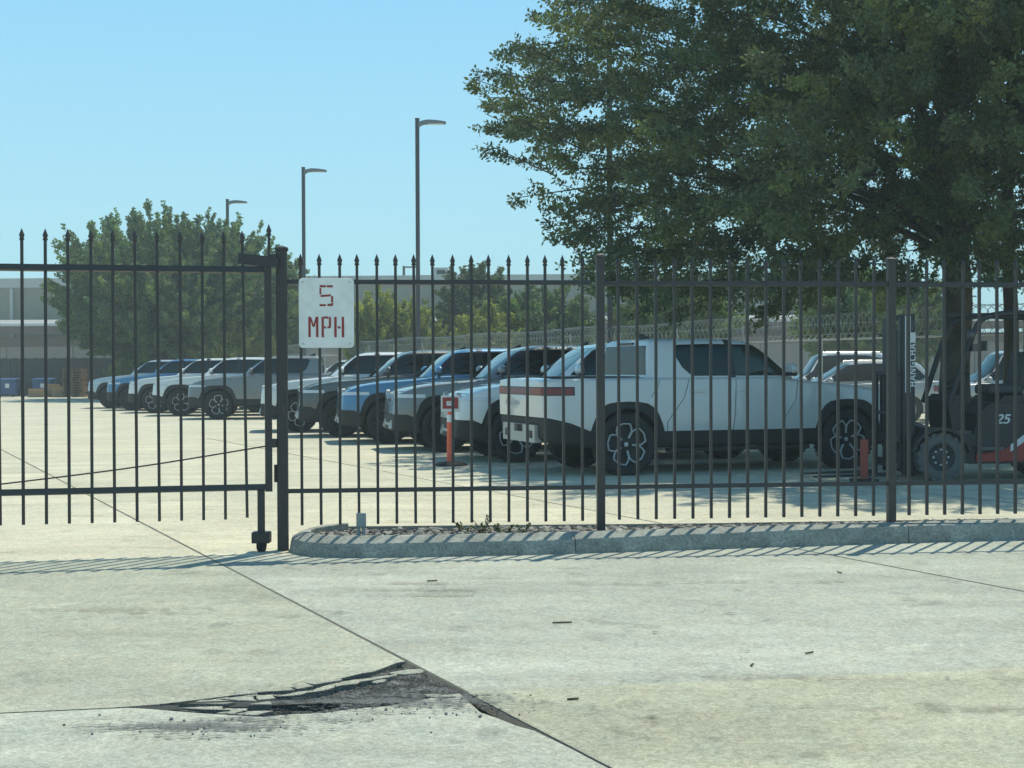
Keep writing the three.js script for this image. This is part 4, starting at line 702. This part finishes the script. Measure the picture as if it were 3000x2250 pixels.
// ---------------------------------------------------------------- orange posts
{
  const or = mat([0.85, 0.12, 0.05], 0.55), wh = mat([0.72, 0.72, 0.70], 0.5), rd = mat([0.33, 0.035, 0.035], 0.6);
  const p = thing('delineator_post', 'orange post with red framed notice plate in front of a white pickup', 'post', [-0.93, 0, -20.55], 0.08);
  part(p, 'base', new THREE.LatheGeometry([[0, 0], [0.25, 0], [0.25, 0.025], [0.2, 0.05], [0.08, 0.06], [0.07, 0.06]].map(q => new THREE.Vector2(...q)), 20), M.rubber);
  part(p, 'tube', new THREE.LatheGeometry([[0.062, 0.05], [0.058, 0.1], [0.052, 0.64], [0.05, 0.66]].map(q => new THREE.Vector2(...q)), 18), or);
  part(p, 'reflective_band', cyl(0.054, 0.05, 0.11, 0, 0.71, 0, 18), wh);
  part(p, 'grip', merge([cyl(0.045, 0.04, 0.07, 0, 0.80, 0, 14), rbox(0.09, 0.05, 0.05, 0.015, 0, 0.86, 0)]), or);
  const pl = part(p, 'notice_plate', rbox(0.285, 0.245, 0.012, 0.004, 0, 0.935, 0.05, 1), wh);
  for (const [w, h, x, y] of [[0.235, 0.055, 0, 1.00], [0.235, 0.045, 0, 0.88], [0.058, 0.075, -0.0885, 0.94], [0.058, 0.075, 0.0885, 0.94]]) part(pl, 'red_border', box(w, h, 0.003, x, y, 0.058), rd);
  part(pl, 'print_line', box(0.07, 0.008, 0.002, 0, 0.945, 0.058), mat([0.2, 0.2, 0.2], 0.6));
  const q = thing('delineator_post', 'plain faded orange post standing at the forklift backrest', 'post', [4.42, 0, -17.15], 0);
  part(q, 'tube', rbox(0.095, 0.52, 0.05, 0.012, 0, 0.29, 0), mat([0.34, 0.065, 0.04], 0.7)); part(q, 'base', rbox(0.3, 0.05, 0.3, 0.015, 0, 0.03, 0), M.rubber);
}
// ---------------------------------------------------------------- light poles along the wire fence
{
  const pm = mat([0.035, 0.035, 0.042], 0.5), hm = mat([0.16, 0.17, 0.19], 0.4, 0.3), H = 11.4;
  const mk = (x, d, label) => {
    const p = thing('light_pole', label, 'light pole', [x, 0, -d], 0, 'light poles along the wire fence');
    part(p, 'shaft', rbox(0.16, H, 0.16, 0.01, 0, H / 2, 0), pm); part(p, 'footing', cyl(0.3, 0.28, 0.6, 0, 0.3, 0, 16), M.kerb); part(p, 'cap', rbox(0.18, 0.05, 0.18, 0.01, 0, H + 0.02, 0), pm);
    const sh = new THREE.Shape(); sh.moveTo(0.06, H - 0.30); sh.quadraticCurveTo(0.16, H - 0.19, 0.30, H - 0.175); sh.lineTo(1.12, H - 0.17); sh.lineTo(1.13, H - 0.12); sh.quadraticCurveTo(0.8, H - 0.05, 0.45, H - 0.04); sh.quadraticCurveTo(0.2, H - 0.06, 0.06, H - 0.14);
    const head = part(p, 'lamp_head', new THREE.ExtrudeGeometry(sh, { depth: 0.26, bevelEnabled: true, bevelSize: 0.015, bevelThickness: 0.02, bevelSegments: 2 }).translate(0, 0, -0.13), hm);
    part(head, 'lens', box(0.6, 0.012, 0.22, 0.72, H - 0.191, 0), M.white);
  };
  mk(-16.6, 80.0, 'slim black light pole behind the big round tree at the left');
  mk(-10.25, 67.5, 'slim black light pole just right of the gate post, middle height of three');
  mk(-3.73, 54.5, 'tallest looking slim black light pole standing against clear sky');
  mk(2.92, 40.6, 'slim black light pole largely hidden in the big tree crown');
  const far = thing('light_pole', 'tiny distant light pole on the warehouse roofline', 'light pole', [-8.9, 0, -113], 0);
  part(far, 'shaft', box(0.2, 10.0, 0.2, 0, 5, 0), pm); part(far, 'lamp_head', merge([rbox(1.3, 0.12, 0.4, 0.04, 0.65, 9.9, 0)]), hm);
}
// ---------------------------------------------------------------- wire fence with razor coil
{
  const P = d => V(22.9 - 0.49 * d, 0, -d), d0 = 21, d1 = 92, a = P(d0), b = P(d1), L = a.distanceTo(b), u = b.clone().sub(a).normalize(), H = 2.1;
  const f = thing('chain_link_fence', 'galvanized chain link fence with razor wire coils behind the parked pickups', 'fence');
  const at = (s, y, o = 0) => a.clone().addScaledVector(u, s).add(V(o * u.z, y, -o * u.x));
  for (let s = 0; s <= L; s += 3.05) { const q = part(f, 'post', bar(at(s, 0), at(s, H + 0.05), 0.03, 8), M.galv); part(q, 'wire_arm', beam(at(s, H), at(s, H + 0.42, 0.05), 0.03, 0.03), M.galv); }
  for (const y of [H, 0.08]) part(f, 'rail', bar(at(0, y), at(L, y), 0.022, 6), M.galv);
  const wires = [], st = 0.078;
  for (let s = -H; s < L; s += st) for (const k of [1, -1]) {
    const s0 = k > 0 ? s : s + H, s1 = k > 0 ? s + H : s, c = t => Math.max(0, Math.min(L, t)), y = t => (t - s0) / (s1 - s0) * (H - 0.06) + 0.04, A = c(s0), B = c(s1);
    if (Math.abs(B - A) < 0.05) continue;
    const d = at(B, y(B), k * 0.002).sub(at(A, y(A), k * 0.002)); wires.push(new THREE.CylinderGeometry(0.0024, 0.0024, d.length(), 3, 1, true).applyQuaternion(new THREE.Quaternion().setFromUnitVectors(V(0, 1, 0), d.clone().normalize())).translate(...at((A + B) / 2, y((A + B) / 2), k * 0.002).toArray()));
  }
  const net = part(f, 'wire_mesh', merge(wires), M.wire); net.userData.kind = 'stuff';
  // coil
  const pts = [], turns = Math.floor(L / 0.21); for (let k = 0; k <= turns * 14; k++) { const t = k / 14 * Math.PI * 2, s = k / 14 * 0.21 + Math.sin(t * 2) * 0.08, r = 0.31 + 0.03 * Math.sin(k * 0.013); pts.push(at(s, H + 0.30 + r * Math.cos(t), r * Math.sin(t) * 0.9)); }
  const poly = new THREE.CurvePath(), segs = []; for (let k = 0; k < pts.length - 1; k++) { const d = pts[k + 1].clone().sub(pts[k]); segs.push(new THREE.BoxGeometry(0.012, d.length() * 1.04, 0.009).applyQuaternion(new THREE.Quaternion().setFromUnitVectors(V(0, 1, 0), d.normalize())).translate(...pts[k].clone().add(pts[k + 1]).multiplyScalar(0.5).toArray())); }
  const coil = part(f, 'razor_coil', merge(segs), M.wire); coil.userData.kind = 'stuff';
  for (const y of [0.12, 0.36]) part(f, 'barbed_wire', bar(at(0, H + y, 0.03), at(L, H + y, 0.03), 0.006, 4), M.wire);
}
// ---------------------------------------------------------------- warehouse, lean-to, yard clutter
{
  const turn = -0.055, w = thing('warehouse', 'long tan warehouse with pale parapet rising behind the trees', 'building', [-14, 0, -96], turn);
  const cap = mat([0.50, 0.49, 0.44], 0.8), dk = mat([0.2, 0.19, 0.17], 0.8);
  // wall of tilt-up panels, each panel separate with a recessed joint
  for (let k = 0; k < 9; k++) part(w, 'wall_panel', box(7.44, 7.35, 0.25, -30 + k * 7.5 + 3.75, 3.675, 0), M.wallTan);
  part(w, 'rear_block', box(67.4, 7.3, 30, 3.75, 3.65, -15.3), M.wallTan);
  part(w, 'parapet', box(67.7, 0.55, 0.42, 3.75, 7.62, 0.02), cap); part(w, 'parapet', box(67.7, 0.12, 0.5, 3.75, 7.95, 0.02), cap);
  for (let k = 0; k < 9; k++) part(w, 'downspout', box(0.22, 4.2, 0.15, -29.0 + k * 7.5, 5.2, 0.2), cap);
  const lean = thing('lean_to', 'low brown lean to with bright metal roof along the warehouse', 'building', [-6, 0, -89], turn);
  const roof = mat([0.62, 0.64, 0.65], 0.35, 0.3), fas = mat([0.15, 0.115, 0.10], 0.8);
  for (let k = 0; k < 22; k++) part(lean, 'wall_panel', box(4.45, 3.6, 0.2, -32 + k * 4.5 + 2.25, 1.8, 0), M.wallPink);
  part(lean, 'wall_band', box(99, 0.62, 0.24, 17.5, 3.35, 0.03), fas);
  part(lean, 'fascia', box(99.6, 0.50, 0.16, 17.5, 4.12, 0.75), fas);
  for (let k = 0; k < 33; k++) part(lean, 'roof_sheet', box(2.98, 0.06, 5.6).rotateX(0.10).translate(-30.5 + k * 3, 4.70, -1.9), roof);
  part(lean, 'gutter', box(99.7, 0.16, 0.2, 17.5, 4.47, 0.88), mat([0.58, 0.60, 0.60], 0.5));
  const hv = mat([0.55, 0.55, 0.53], 0.6);
  for (const [x, y, s, l] of [[-6.55, 8.45, 1.0, 'left pale rooftop air unit on the warehouse'], [-5.2, 9.0, .9, 'middle taller rooftop air unit on the warehouse'], [-4.0, 8.5, 1.1, 'right pale rooftop air unit on the warehouse']]) {
    const u = thing('rooftop_unit', l, 'air unit', [x, 7.3, -102], turn, 'rooftop air units'); const h = y - 7.3;
    part(u, 'cabinet', rbox(1.15 * s, h, 1.3, 0.03, 0, h / 2, 0), hv); part(u, 'louvre', box(0.7 * s, 0.3, 0.03, 0, h - 0.35, 0.66), mat([0.06, 0.055, 0.05], 0.8)); part(u, 'base', box(1.2 * s, 0.1, 1.4, 0, 0.05, 0), dk);
  }
  // board fence at the left end
  const bf = thing('board_fence', 'weathered dark grey board fence behind the blue bins', 'fence', [-31, 0, -78]);
  const bg = [0, 1, 2].map(k => box(0.185, 2.15 + k * 0.02, 0.025, 0, 1.08 + k * 0.01, 0));
  for (let k = 0; k < 72; k++) { const p = part(bf, 'board', bg[k % 3], M.greyWood); p.position.set(k * 0.19, 0, rr(-.012, .012)); }
  for (const y of [0.5, 1.7]) part(bf, 'rail', box(13.8, 0.09, 0.04, 6.8, y, -0.06), M.greyWood);
  const blue = mat([0.03, 0.085, 0.22], 0.5);
  const bin = (x, d, label, t) => { const b = thing('blue_bin', label, 'bin', [x, 0, -d], t, 'blue bins by the board fence');
    part(b, 'body', extr([[-0.45, 0.12], [0.45, 0.12], [0.55, 0.95], [-0.55, 0.95]], -0.4, 0.4), blue); part(b, 'lid', rbox(1.16, 0.07, 0.9, 0.03, 0, 0.99, 0).rotateX(0.08), blue);
    for (const s of [-1, 1]) part(b, 'wheel', new THREE.CylinderGeometry(0.1, 0.1, 0.06, 14).rotateX(Math.PI / 2).translate(s * 0.36, 0.1, 0.36), M.rubber); part(b, 'sticker', box(0.22, 0.24, 0.012, 0.05, 0.62, 0.402), M.white); };
  bin(-28.4, 77.0, 'blue bin at the left edge against the board fence', 0.1); bin(-26.35, 77.0, 'blue bin with white sticker next to the cardboard boxes', -0.1);
  const card = mat([0.36, 0.25, 0.15], 0.9);
  [[-25.6, 76.6, .75, .55, 'brown cardboard box right of the second blue bin'], [-26.4, 76.0, .9, .3, 'low brown cardboard box in front of the second blue bin'], [-25.2, 75.9, .6, .35, 'small brown cardboard box by the pallet stack']].forEach(([x, d, w, h, l], k) => {
    const b = thing('cardboard_box', l, 'box', [x, 0, -d], 0.2 * k); part(b, 'carton', box(w, h, 0.6, 0, h / 2, 0), card); part(b, 'flap', box(w, 0.012, 0.25).rotateX(-0.7).translate(0, h + 0.08, 0.38), card); });
  const pg = []; for (let k = 0; k < 7; k++) pg.push(box(1.1, 0.02, 0.10, 0, 0.13, -0.45 + k * 0.15)); for (const x of [-0.5, 0, 0.5]) pg.push(box(0.06, 0.10, 1.0, x, 0.07, 0)); for (const z of [-0.45, 0, 0.45]) pg.push(box(1.1, 0.02, 0.1, 0, 0.01, z)); const pallet = merge(pg);
  const ord = ['lowest', 'second', 'third', 'fourth', 'fifth', 'sixth', 'seventh', 'eighth', 'ninth', 'tenth', 'topmost'];
  for (let k = 0; k < 11; k++) single('pallet', pallet, M.wood, k === 10 ? 'topmost wooden pallet of the stack left of the row' : k === 0 ? 'lowest wooden pallet of the stack left of the row' : ord[k] + ' wooden pallet from the ground in the stack', 'pallet', 'stacked pallets', [-24.3 + rr(-.05, .05), k * 0.143, -76 + rr(-.04, .04)], rr(-.08, .08));
  // utility poles far right
  for (const [x, d, l] of [[46.5, 140, 'distant wooden utility pole with crossarm right of the tree trunk'], [40.5, 150, 'thin distant utility pole left of the crossarm one']]) { const u = thing('utility_pole', l, 'utility pole', [x, 0, -d]); part(u, 'pole', cyl(0.2, 0.14, 9.2, 0, 4.6, 0, 10), M.bark); part(u, 'crossarm', box(2.2, 0.14, 0.14, 0, 8.7, 0), M.bark); part(u, 'crossarm', box(1.6, 0.12, 0.12, 0, 8.0, 0), M.bark); }
}
// ---------------------------------------------------------------- trees
const leafMat = (r, g, b, tr = 0.4) => new THREE.MeshPhysicalMaterial({ color: lin(r, g, b), roughness: 0.85, transmission: tr, thickness: 0, side: THREE.DoubleSide });
function sprigGeo(n, len, wid, spread, stem) {
  const pos = [], nor = [], q = new THREE.Quaternion();
  const list = [];
  for (let k = 0; k < n; k++) {
    const t = (k + 0.5) / n, a = k * 2.4, g = new THREE.BufferGeometry();
    const l = len * rr(0.75, 1.2), w = wid * rr(0.8, 1.2);
    g.setAttribute('position', new THREE.Float32BufferAttribute([0, 0, 0, w / 2, l * 0.5, 0.006, 0, l, 0, 0, 0, 0, 0, l, 0, -w / 2, l * 0.5, 0.006], 3)); g.computeVertexNormals();
    g.setAttribute('uv', new THREE.Float32BufferAttribute(new Float32Array(12), 2));
    g.rotateX(rr(-.5, .5)).rotateY(rr(0, 6.28)).rotateZ(rr(0.5, 1.2)).rotateY(a).translate(rr(-1, 1) * spread, t * stem - stem * 0.3, rr(-1, 1) * spread); list.push(g);
  }
  list.push(new THREE.CylinderGeometry(0.002, 0.004, stem, 3, 1, true).translate(0, stem * 0.2, 0));
  return merge(list);
}
function limb(pts, r0, r1, n = 7) {   // tapered tube through points
  const c = new THREE.CatmullRomCurve3(pts), N = Math.max(6, pts.length * 5), g = new THREE.TubeGeometry(c, N, 1, n), P = g.attributes.position, q = V();
  for (let i = 0; i <= N; i++) { const cp = c.getPointAt(i / N), r = r0 + (r1 - r0) * Math.pow(i / N, 0.8); for (let k = 0; k <= n; k++) { const id = i * (n + 1) + k; q.fromBufferAttribute(P, id).sub(cp).multiplyScalar(r * (1 + 0.1 * noise.noise(i, k, r0 * 9))); P.setXYZ(id, cp.x + q.x, cp.y + q.y, cp.z + q.z); } }
  g.computeVertexNormals(); return g;
}
// sprays: curved shoots dressed with sprigs. returns {matrices, colours}
function crownMesh(parent, geo, material, sprays, per, jitter, colours, size) {
  const N = sprays.length * per, im = new THREE.InstancedMesh(geo, material, N), m = new THREE.Matrix4(), q = new THREE.Quaternion(), e = new THREE.Euler(), col = new THREE.Color(); let c = 0;
  for (const s of sprays) { const base = colours[Math.floor(rnd() * colours.length)], tone = rr(0.8, 1.2);
    for (let k = 0; k < per; k++) {
      const t = Math.pow(rnd(), 0.8), p = s.a.clone().lerp(s.b, t); p.y -= s.sag * t * t; const j = jitter * (1.15 - 0.75 * t) * (s.j ?? 1);
      p.add(V(gauss() * j, gauss() * j * 0.75, gauss() * j));
      const d = s.b.clone().sub(s.a).normalize(), sc = size * rr(0.7, 1.25);
      e.set(rr(-.7, .7), rr(0, 6.28), rr(-.7, .7)); q.setFromEuler(e); const q2 = new THREE.Quaternion().setFromUnitVectors(V(0, 1, 0), d.add(V(0, 0.25, 0)).normalize());
      m.compose(p, q2.multiply(q), V(sc, sc, sc)); im.setMatrixAt(c, m); const v = tone * rr(0.8, 1.2); im.setColorAt(c++, col.setRGB(base[0] * v, base[1] * v, base[2] * v));
    } }
  im.name = 'crown'; im.castShadow = im.receiveShadow = true; im.userData.kind = 'stuff'; parent.add(im); return im;
}
// ---- the big oak over the forklift (trunk at x 7.3, depth 22.6)
{
  const t = thing('oak_tree', 'big spreading live oak over the forklift filling the upper right', 'tree', [7.6, 0, -23.4]);
  part(t, 'trunk', limb([V(0, -0.1, 0), V(-0.02, 1.2, 0), V(0.03, 2.6, 0.05), V(-0.03, 4.4, 0), V(0.05, 6.6, -0.1), V(-0.1, 8.6, 0)], 0.30, 0.12, 12), M.bark);
  seed = 3131; const sprays = [];
  const limbs = [];
  for (let k = 0; k < 30; k++) {     // main limbs
    const h = rr(2.9, 7.2), a = k * 2.399 + rr(-.3, .3), reach = (h < 4.6 ? rr(3.5, 5.6) : rr(3.0, 4.8)), up = (h < 4 ? rr(0.3, 1.6) : rr(1.2, 3.2));
    const A = V(0, h, 0), Bp = V(Math.cos(a) * reach * 0.5, h + up * 0.75, Math.sin(a) * reach * 0.5), C = V(Math.cos(a + rr(-.25, .25)) * reach, h + up, Math.sin(a + rr(-.25, .25)) * reach);
    limbs.push(part(t, 'limb', limb([A, Bp, C], rr(0.07, 0.13), 0.02, 6), M.bark));
  }
  // crown envelope: broad, its lower edge about 3 m up, hanging lower round the rim
  let n = 0, tries = 0;
  while (n < 2150 && tries++ < 90000) {
    const a = rr(0, 6.283), r = 7.9 * Math.sqrt(rnd()), y = rr(2.3, 12.2);
    const x = Math.cos(a) * r, z = Math.sin(a) * r * 0.92;
    const lowEdge = 3.15 - 0.10 * r + 0.45 * noise.noise(x * 0.5, z * 0.5, 1.7), hi = 12.2 - 0.075 * r * r, rim = 7.25 * Math.sqrt(Math.max(0, 1 - ((y - 5.6) / (y > 5.6 ? 7.2 : 4.4)) ** 2)) * (1 + 0.15 * noise.noise(Math.cos(a) * 1.6, y * 0.55, Math.sin(a) * 1.6 + 4));
    if (y < lowEdge || y > hi || r > rim) continue;
    if (noise.noise(x * 0.62, y * 0.75, z * 0.62) < -0.27 + 0.1 * (r / 8)) continue;           // openings between the boughs
    if (noise.noise(x * 1.7 + 9, y * 1.9, z * 1.7) < -0.30) continue;                             // and small sky gaps
    if (r < 2.2 && y < 5.5 && rnd() < 0.6) continue;
    const out = V(Math.cos(a), rr(-0.15, 0.5) - (y < 4.2 ? 0.35 : 0), Math.sin(a)).normalize(), len = rr(0.6, 1.3);
    const A = V(x, y, z); sprays.push({ a: A.clone().addScaledVector(out, -len * 0.6), b: A.clone().addScaledVector(out, len * 0.55), sag: rr(0, 0.3), j: 1 }); n++;
  }
  crownMesh(t, sprigGeo(11, 0.085, 0.042, 0.05, 0.17), leafMat(0.112, 0.152, 0.050), sprays, 22, 0.24, [[1, 1, 1], [0.85, 0.95, 0.9], [1.2, 1.15, 0.8], [0.75, 0.85, 0.95]], 1.1);
  const tw = []; for (let k = 0; k < sprays.length; k += 2) { const s = sprays[k]; tw.push(new THREE.CylinderGeometry(0.006, 0.014, s.a.distanceTo(s.b) * 1.3, 4, 1, true).applyQuaternion(new THREE.Quaternion().setFromUnitVectors(V(0, 1, 0), s.b.clone().sub(s.a).normalize())).translate(...s.a.clone().lerp(s.b, 0.4).toArray())); }
  const twigs = part(t, 'twigs', merge(tw), M.bark); twigs.userData.kind = 'stuff';
  // second, slimmer trunk at the right edge
  const t2 = thing('oak_tree', 'slimmer tree trunk at the right edge, rising past the forklift cab', 'tree', [9.55, 0, -26.2]);
  part(t2, 'trunk', limb([V(0, -0.1, 0), V(0.03, 2, 0), V(-0.05, 4.5, 0), V(0.05, 7.5, 0), V(0, 9.5, 0)], 0.17, 0.07, 10), M.bark);
  const sp2 = []; for (let k = 0; k < 330; k++) { const a = rr(0, 6.28), y = rr(4.2, 11), r = 3.4 * Math.sqrt(rnd()) * Math.sqrt(Math.max(0.05, 1 - ((y - 7.4) / 3.8) ** 2)); const A = V(Math.cos(a) * r, y, Math.sin(a) * r), o = V(Math.cos(a), 0.3, Math.sin(a)); sp2.push({ a: A.clone().addScaledVector(o, -0.5), b: A.clone().addScaledVector(o, 0.5), sag: 0.1 }); }
  for (let k = 0; k < 9; k++) { const a = k * 2.4, h = rr(4, 7); part(t2, 'limb', limb([V(0, h, 0), V(Math.cos(a) * 1.2, h + 0.9, Math.sin(a) * 1.2), V(Math.cos(a) * 2.6, h + 1.5, Math.sin(a) * 2.6)], 0.06, 0.015, 5), M.bark); }
  crownMesh(t2, sprigGeo(11, 0.085, 0.042, 0.05, 0.17), leafMat(0.092, 0.112, 0.038), sp2, 20, 0.24, [[1, 1, 1], [0.85, 0.95, 0.9], [1.2, 1.12, 0.7]], 1.15);
}
// ---- leafy round tree by the far end of the row: upright shoots at the top
function yardTree(label, x, d, h, rad, low, colour, opt = {}) {
  const t = thing(opt.name ?? 'yard_tree', label, opt.category ?? 'tree', [x, 0, -d], 0, opt.group);
  const stems = opt.stems ?? 1;
  for (let s = 0; s < stems; s++) { const a = s / stems * 6.28 + 1, o = stems > 1 ? 0.35 : 0; part(t, 'trunk', limb([V(Math.cos(a) * o * 0.4, -0.05, Math.sin(a) * o * 0.4), V(Math.cos(a) * o, low * 0.9, Math.sin(a) * o), V(Math.cos(a) * rad * 0.3 * (stems > 1 ? 1 : 0.2), h * 0.7, Math.sin(a) * rad * 0.3)], 0.05 + h * 0.012 / Math.sqrt(stems), 0.03, 7), M.bark); }
  const sprays = [], n = opt.n ?? 300, cy = (h + low) / 2, ry = (h - low) / 2;
  for (let k = 0; k < n; k++) {
    const u = rr(-1, 1), a = rr(0, 6.28), rho = Math.pow(rnd(), 0.36), w = Math.sqrt(1 - u * u), lump = 1 + 0.2 * noise.noise(Math.cos(a) * 1.5 + x, u * 1.5, Math.sin(a) * 1.5);
    const A = V(Math.cos(a) * w * rad * rho * lump, cy + u * ry * rho * lump * (u > 0 ? (opt.flat ?? 1) : 1), Math.sin(a) * w * rad * rho * lump);
    const shoot = u > 0.3 && rho > 0.78 ? (opt.shoot ?? 0) : 0, o = V(Math.cos(a) * w, u * 0.8 + (opt.up ?? 0.5) + shoot, Math.sin(a) * w).normalize(), len = (1 + shoot * 0.5) * (opt.len ?? 0.9) * rr(0.5, 1.3) * (rho > 0.8 ? 1 : 0.8);
    sprays.push({ a: A.clone().addScaledVector(o, -len * 0.7), b: A.clone().addScaledVector(o, len * 0.5), sag: 0.03, j: (opt.j ?? 1) * (shoot ? 0.75 : 1) });
  }
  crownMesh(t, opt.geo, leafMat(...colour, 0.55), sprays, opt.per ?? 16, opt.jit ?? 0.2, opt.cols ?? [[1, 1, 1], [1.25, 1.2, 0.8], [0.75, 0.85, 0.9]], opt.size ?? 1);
  return t;
}
{
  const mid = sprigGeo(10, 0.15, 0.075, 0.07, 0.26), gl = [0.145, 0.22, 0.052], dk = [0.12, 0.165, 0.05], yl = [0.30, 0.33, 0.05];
  yardTree('big round leafy tree behind the far end of the pickup row', -17.5, 71, 9.2, 6.1, 1.7, gl, { n: 1450, per: 22, len: 1.5, up: 0.55, jit: 0.22, geo: mid, size: 1.25, flat: 0.9, stems: 3, shoot: 0.8 });
  yardTree('tree half hidden behind the speed sign and gate post', -13.4, 76, 7.4, 3.0, 2.0, gl, { n: 330, per: 18, geo: mid, size: 1.2, up: 0.8, len: 1.2 });
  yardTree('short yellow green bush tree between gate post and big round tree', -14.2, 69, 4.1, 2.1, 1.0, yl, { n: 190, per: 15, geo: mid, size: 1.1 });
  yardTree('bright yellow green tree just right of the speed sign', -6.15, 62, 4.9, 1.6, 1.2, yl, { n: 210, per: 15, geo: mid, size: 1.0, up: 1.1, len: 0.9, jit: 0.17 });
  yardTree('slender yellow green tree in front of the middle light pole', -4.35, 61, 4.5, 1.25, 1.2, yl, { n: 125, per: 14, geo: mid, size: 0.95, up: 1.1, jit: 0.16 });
  yardTree('dark topped tree behind the razor wire right of the light pole', -1.75, 66, 6.2, 1.9, 1.5, dk, { n: 360, per: 18, geo: mid, size: 1.1 });
  yardTree('light green tree behind the razor wire left of the middle fence post', 1.3, 58, 4.9, 2.0, 1.2, gl, { n: 290, per: 16, geo: mid, size: 1.05, cols: [[1.2, 1.15, 0.8], [1, 1, 1], [0.85, 0.9, 1]] });
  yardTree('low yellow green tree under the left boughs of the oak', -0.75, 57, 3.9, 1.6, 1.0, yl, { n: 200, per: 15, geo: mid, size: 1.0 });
  yardTree('pale green tree behind the nearest pickup roof', 6.6, 55, 4.9, 2.4, 1.6, gl, { n: 300, per: 16, geo: mid, size: 1.05, cols: [[1.3, 1.2, 0.8], [1, 1, 1]] });
  yardTree('green tree left of the forklift mast beyond the wire fence', 12.1, 49, 4.7, 1.9, 1.6, gl, { n: 260, per: 16, geo: mid, size: 1.0 });
  yardTree('small tree right of the forklift mast beyond the wire fence', 16.3, 56, 4.9, 1.7, 1.8, gl, { n: 220, per: 16, geo: mid, size: 1.0 });
  yardTree('tiny distant tree on the skyline right of the tree trunk', 33.5, 104, 4.7, 2.2, 1.5, dk, { n: 130, per: 15, geo: mid, size: 1.4 });
  yardTree('low distant tree on the skyline above the parked cars', 20.5, 104, 5.9, 3.2, 1.5, dk, { n: 160, per: 15, geo: mid, size: 1.5 });
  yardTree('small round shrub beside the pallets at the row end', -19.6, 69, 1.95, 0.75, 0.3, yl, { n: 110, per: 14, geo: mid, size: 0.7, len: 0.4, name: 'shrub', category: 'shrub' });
}
renderer.render(scene, camera);
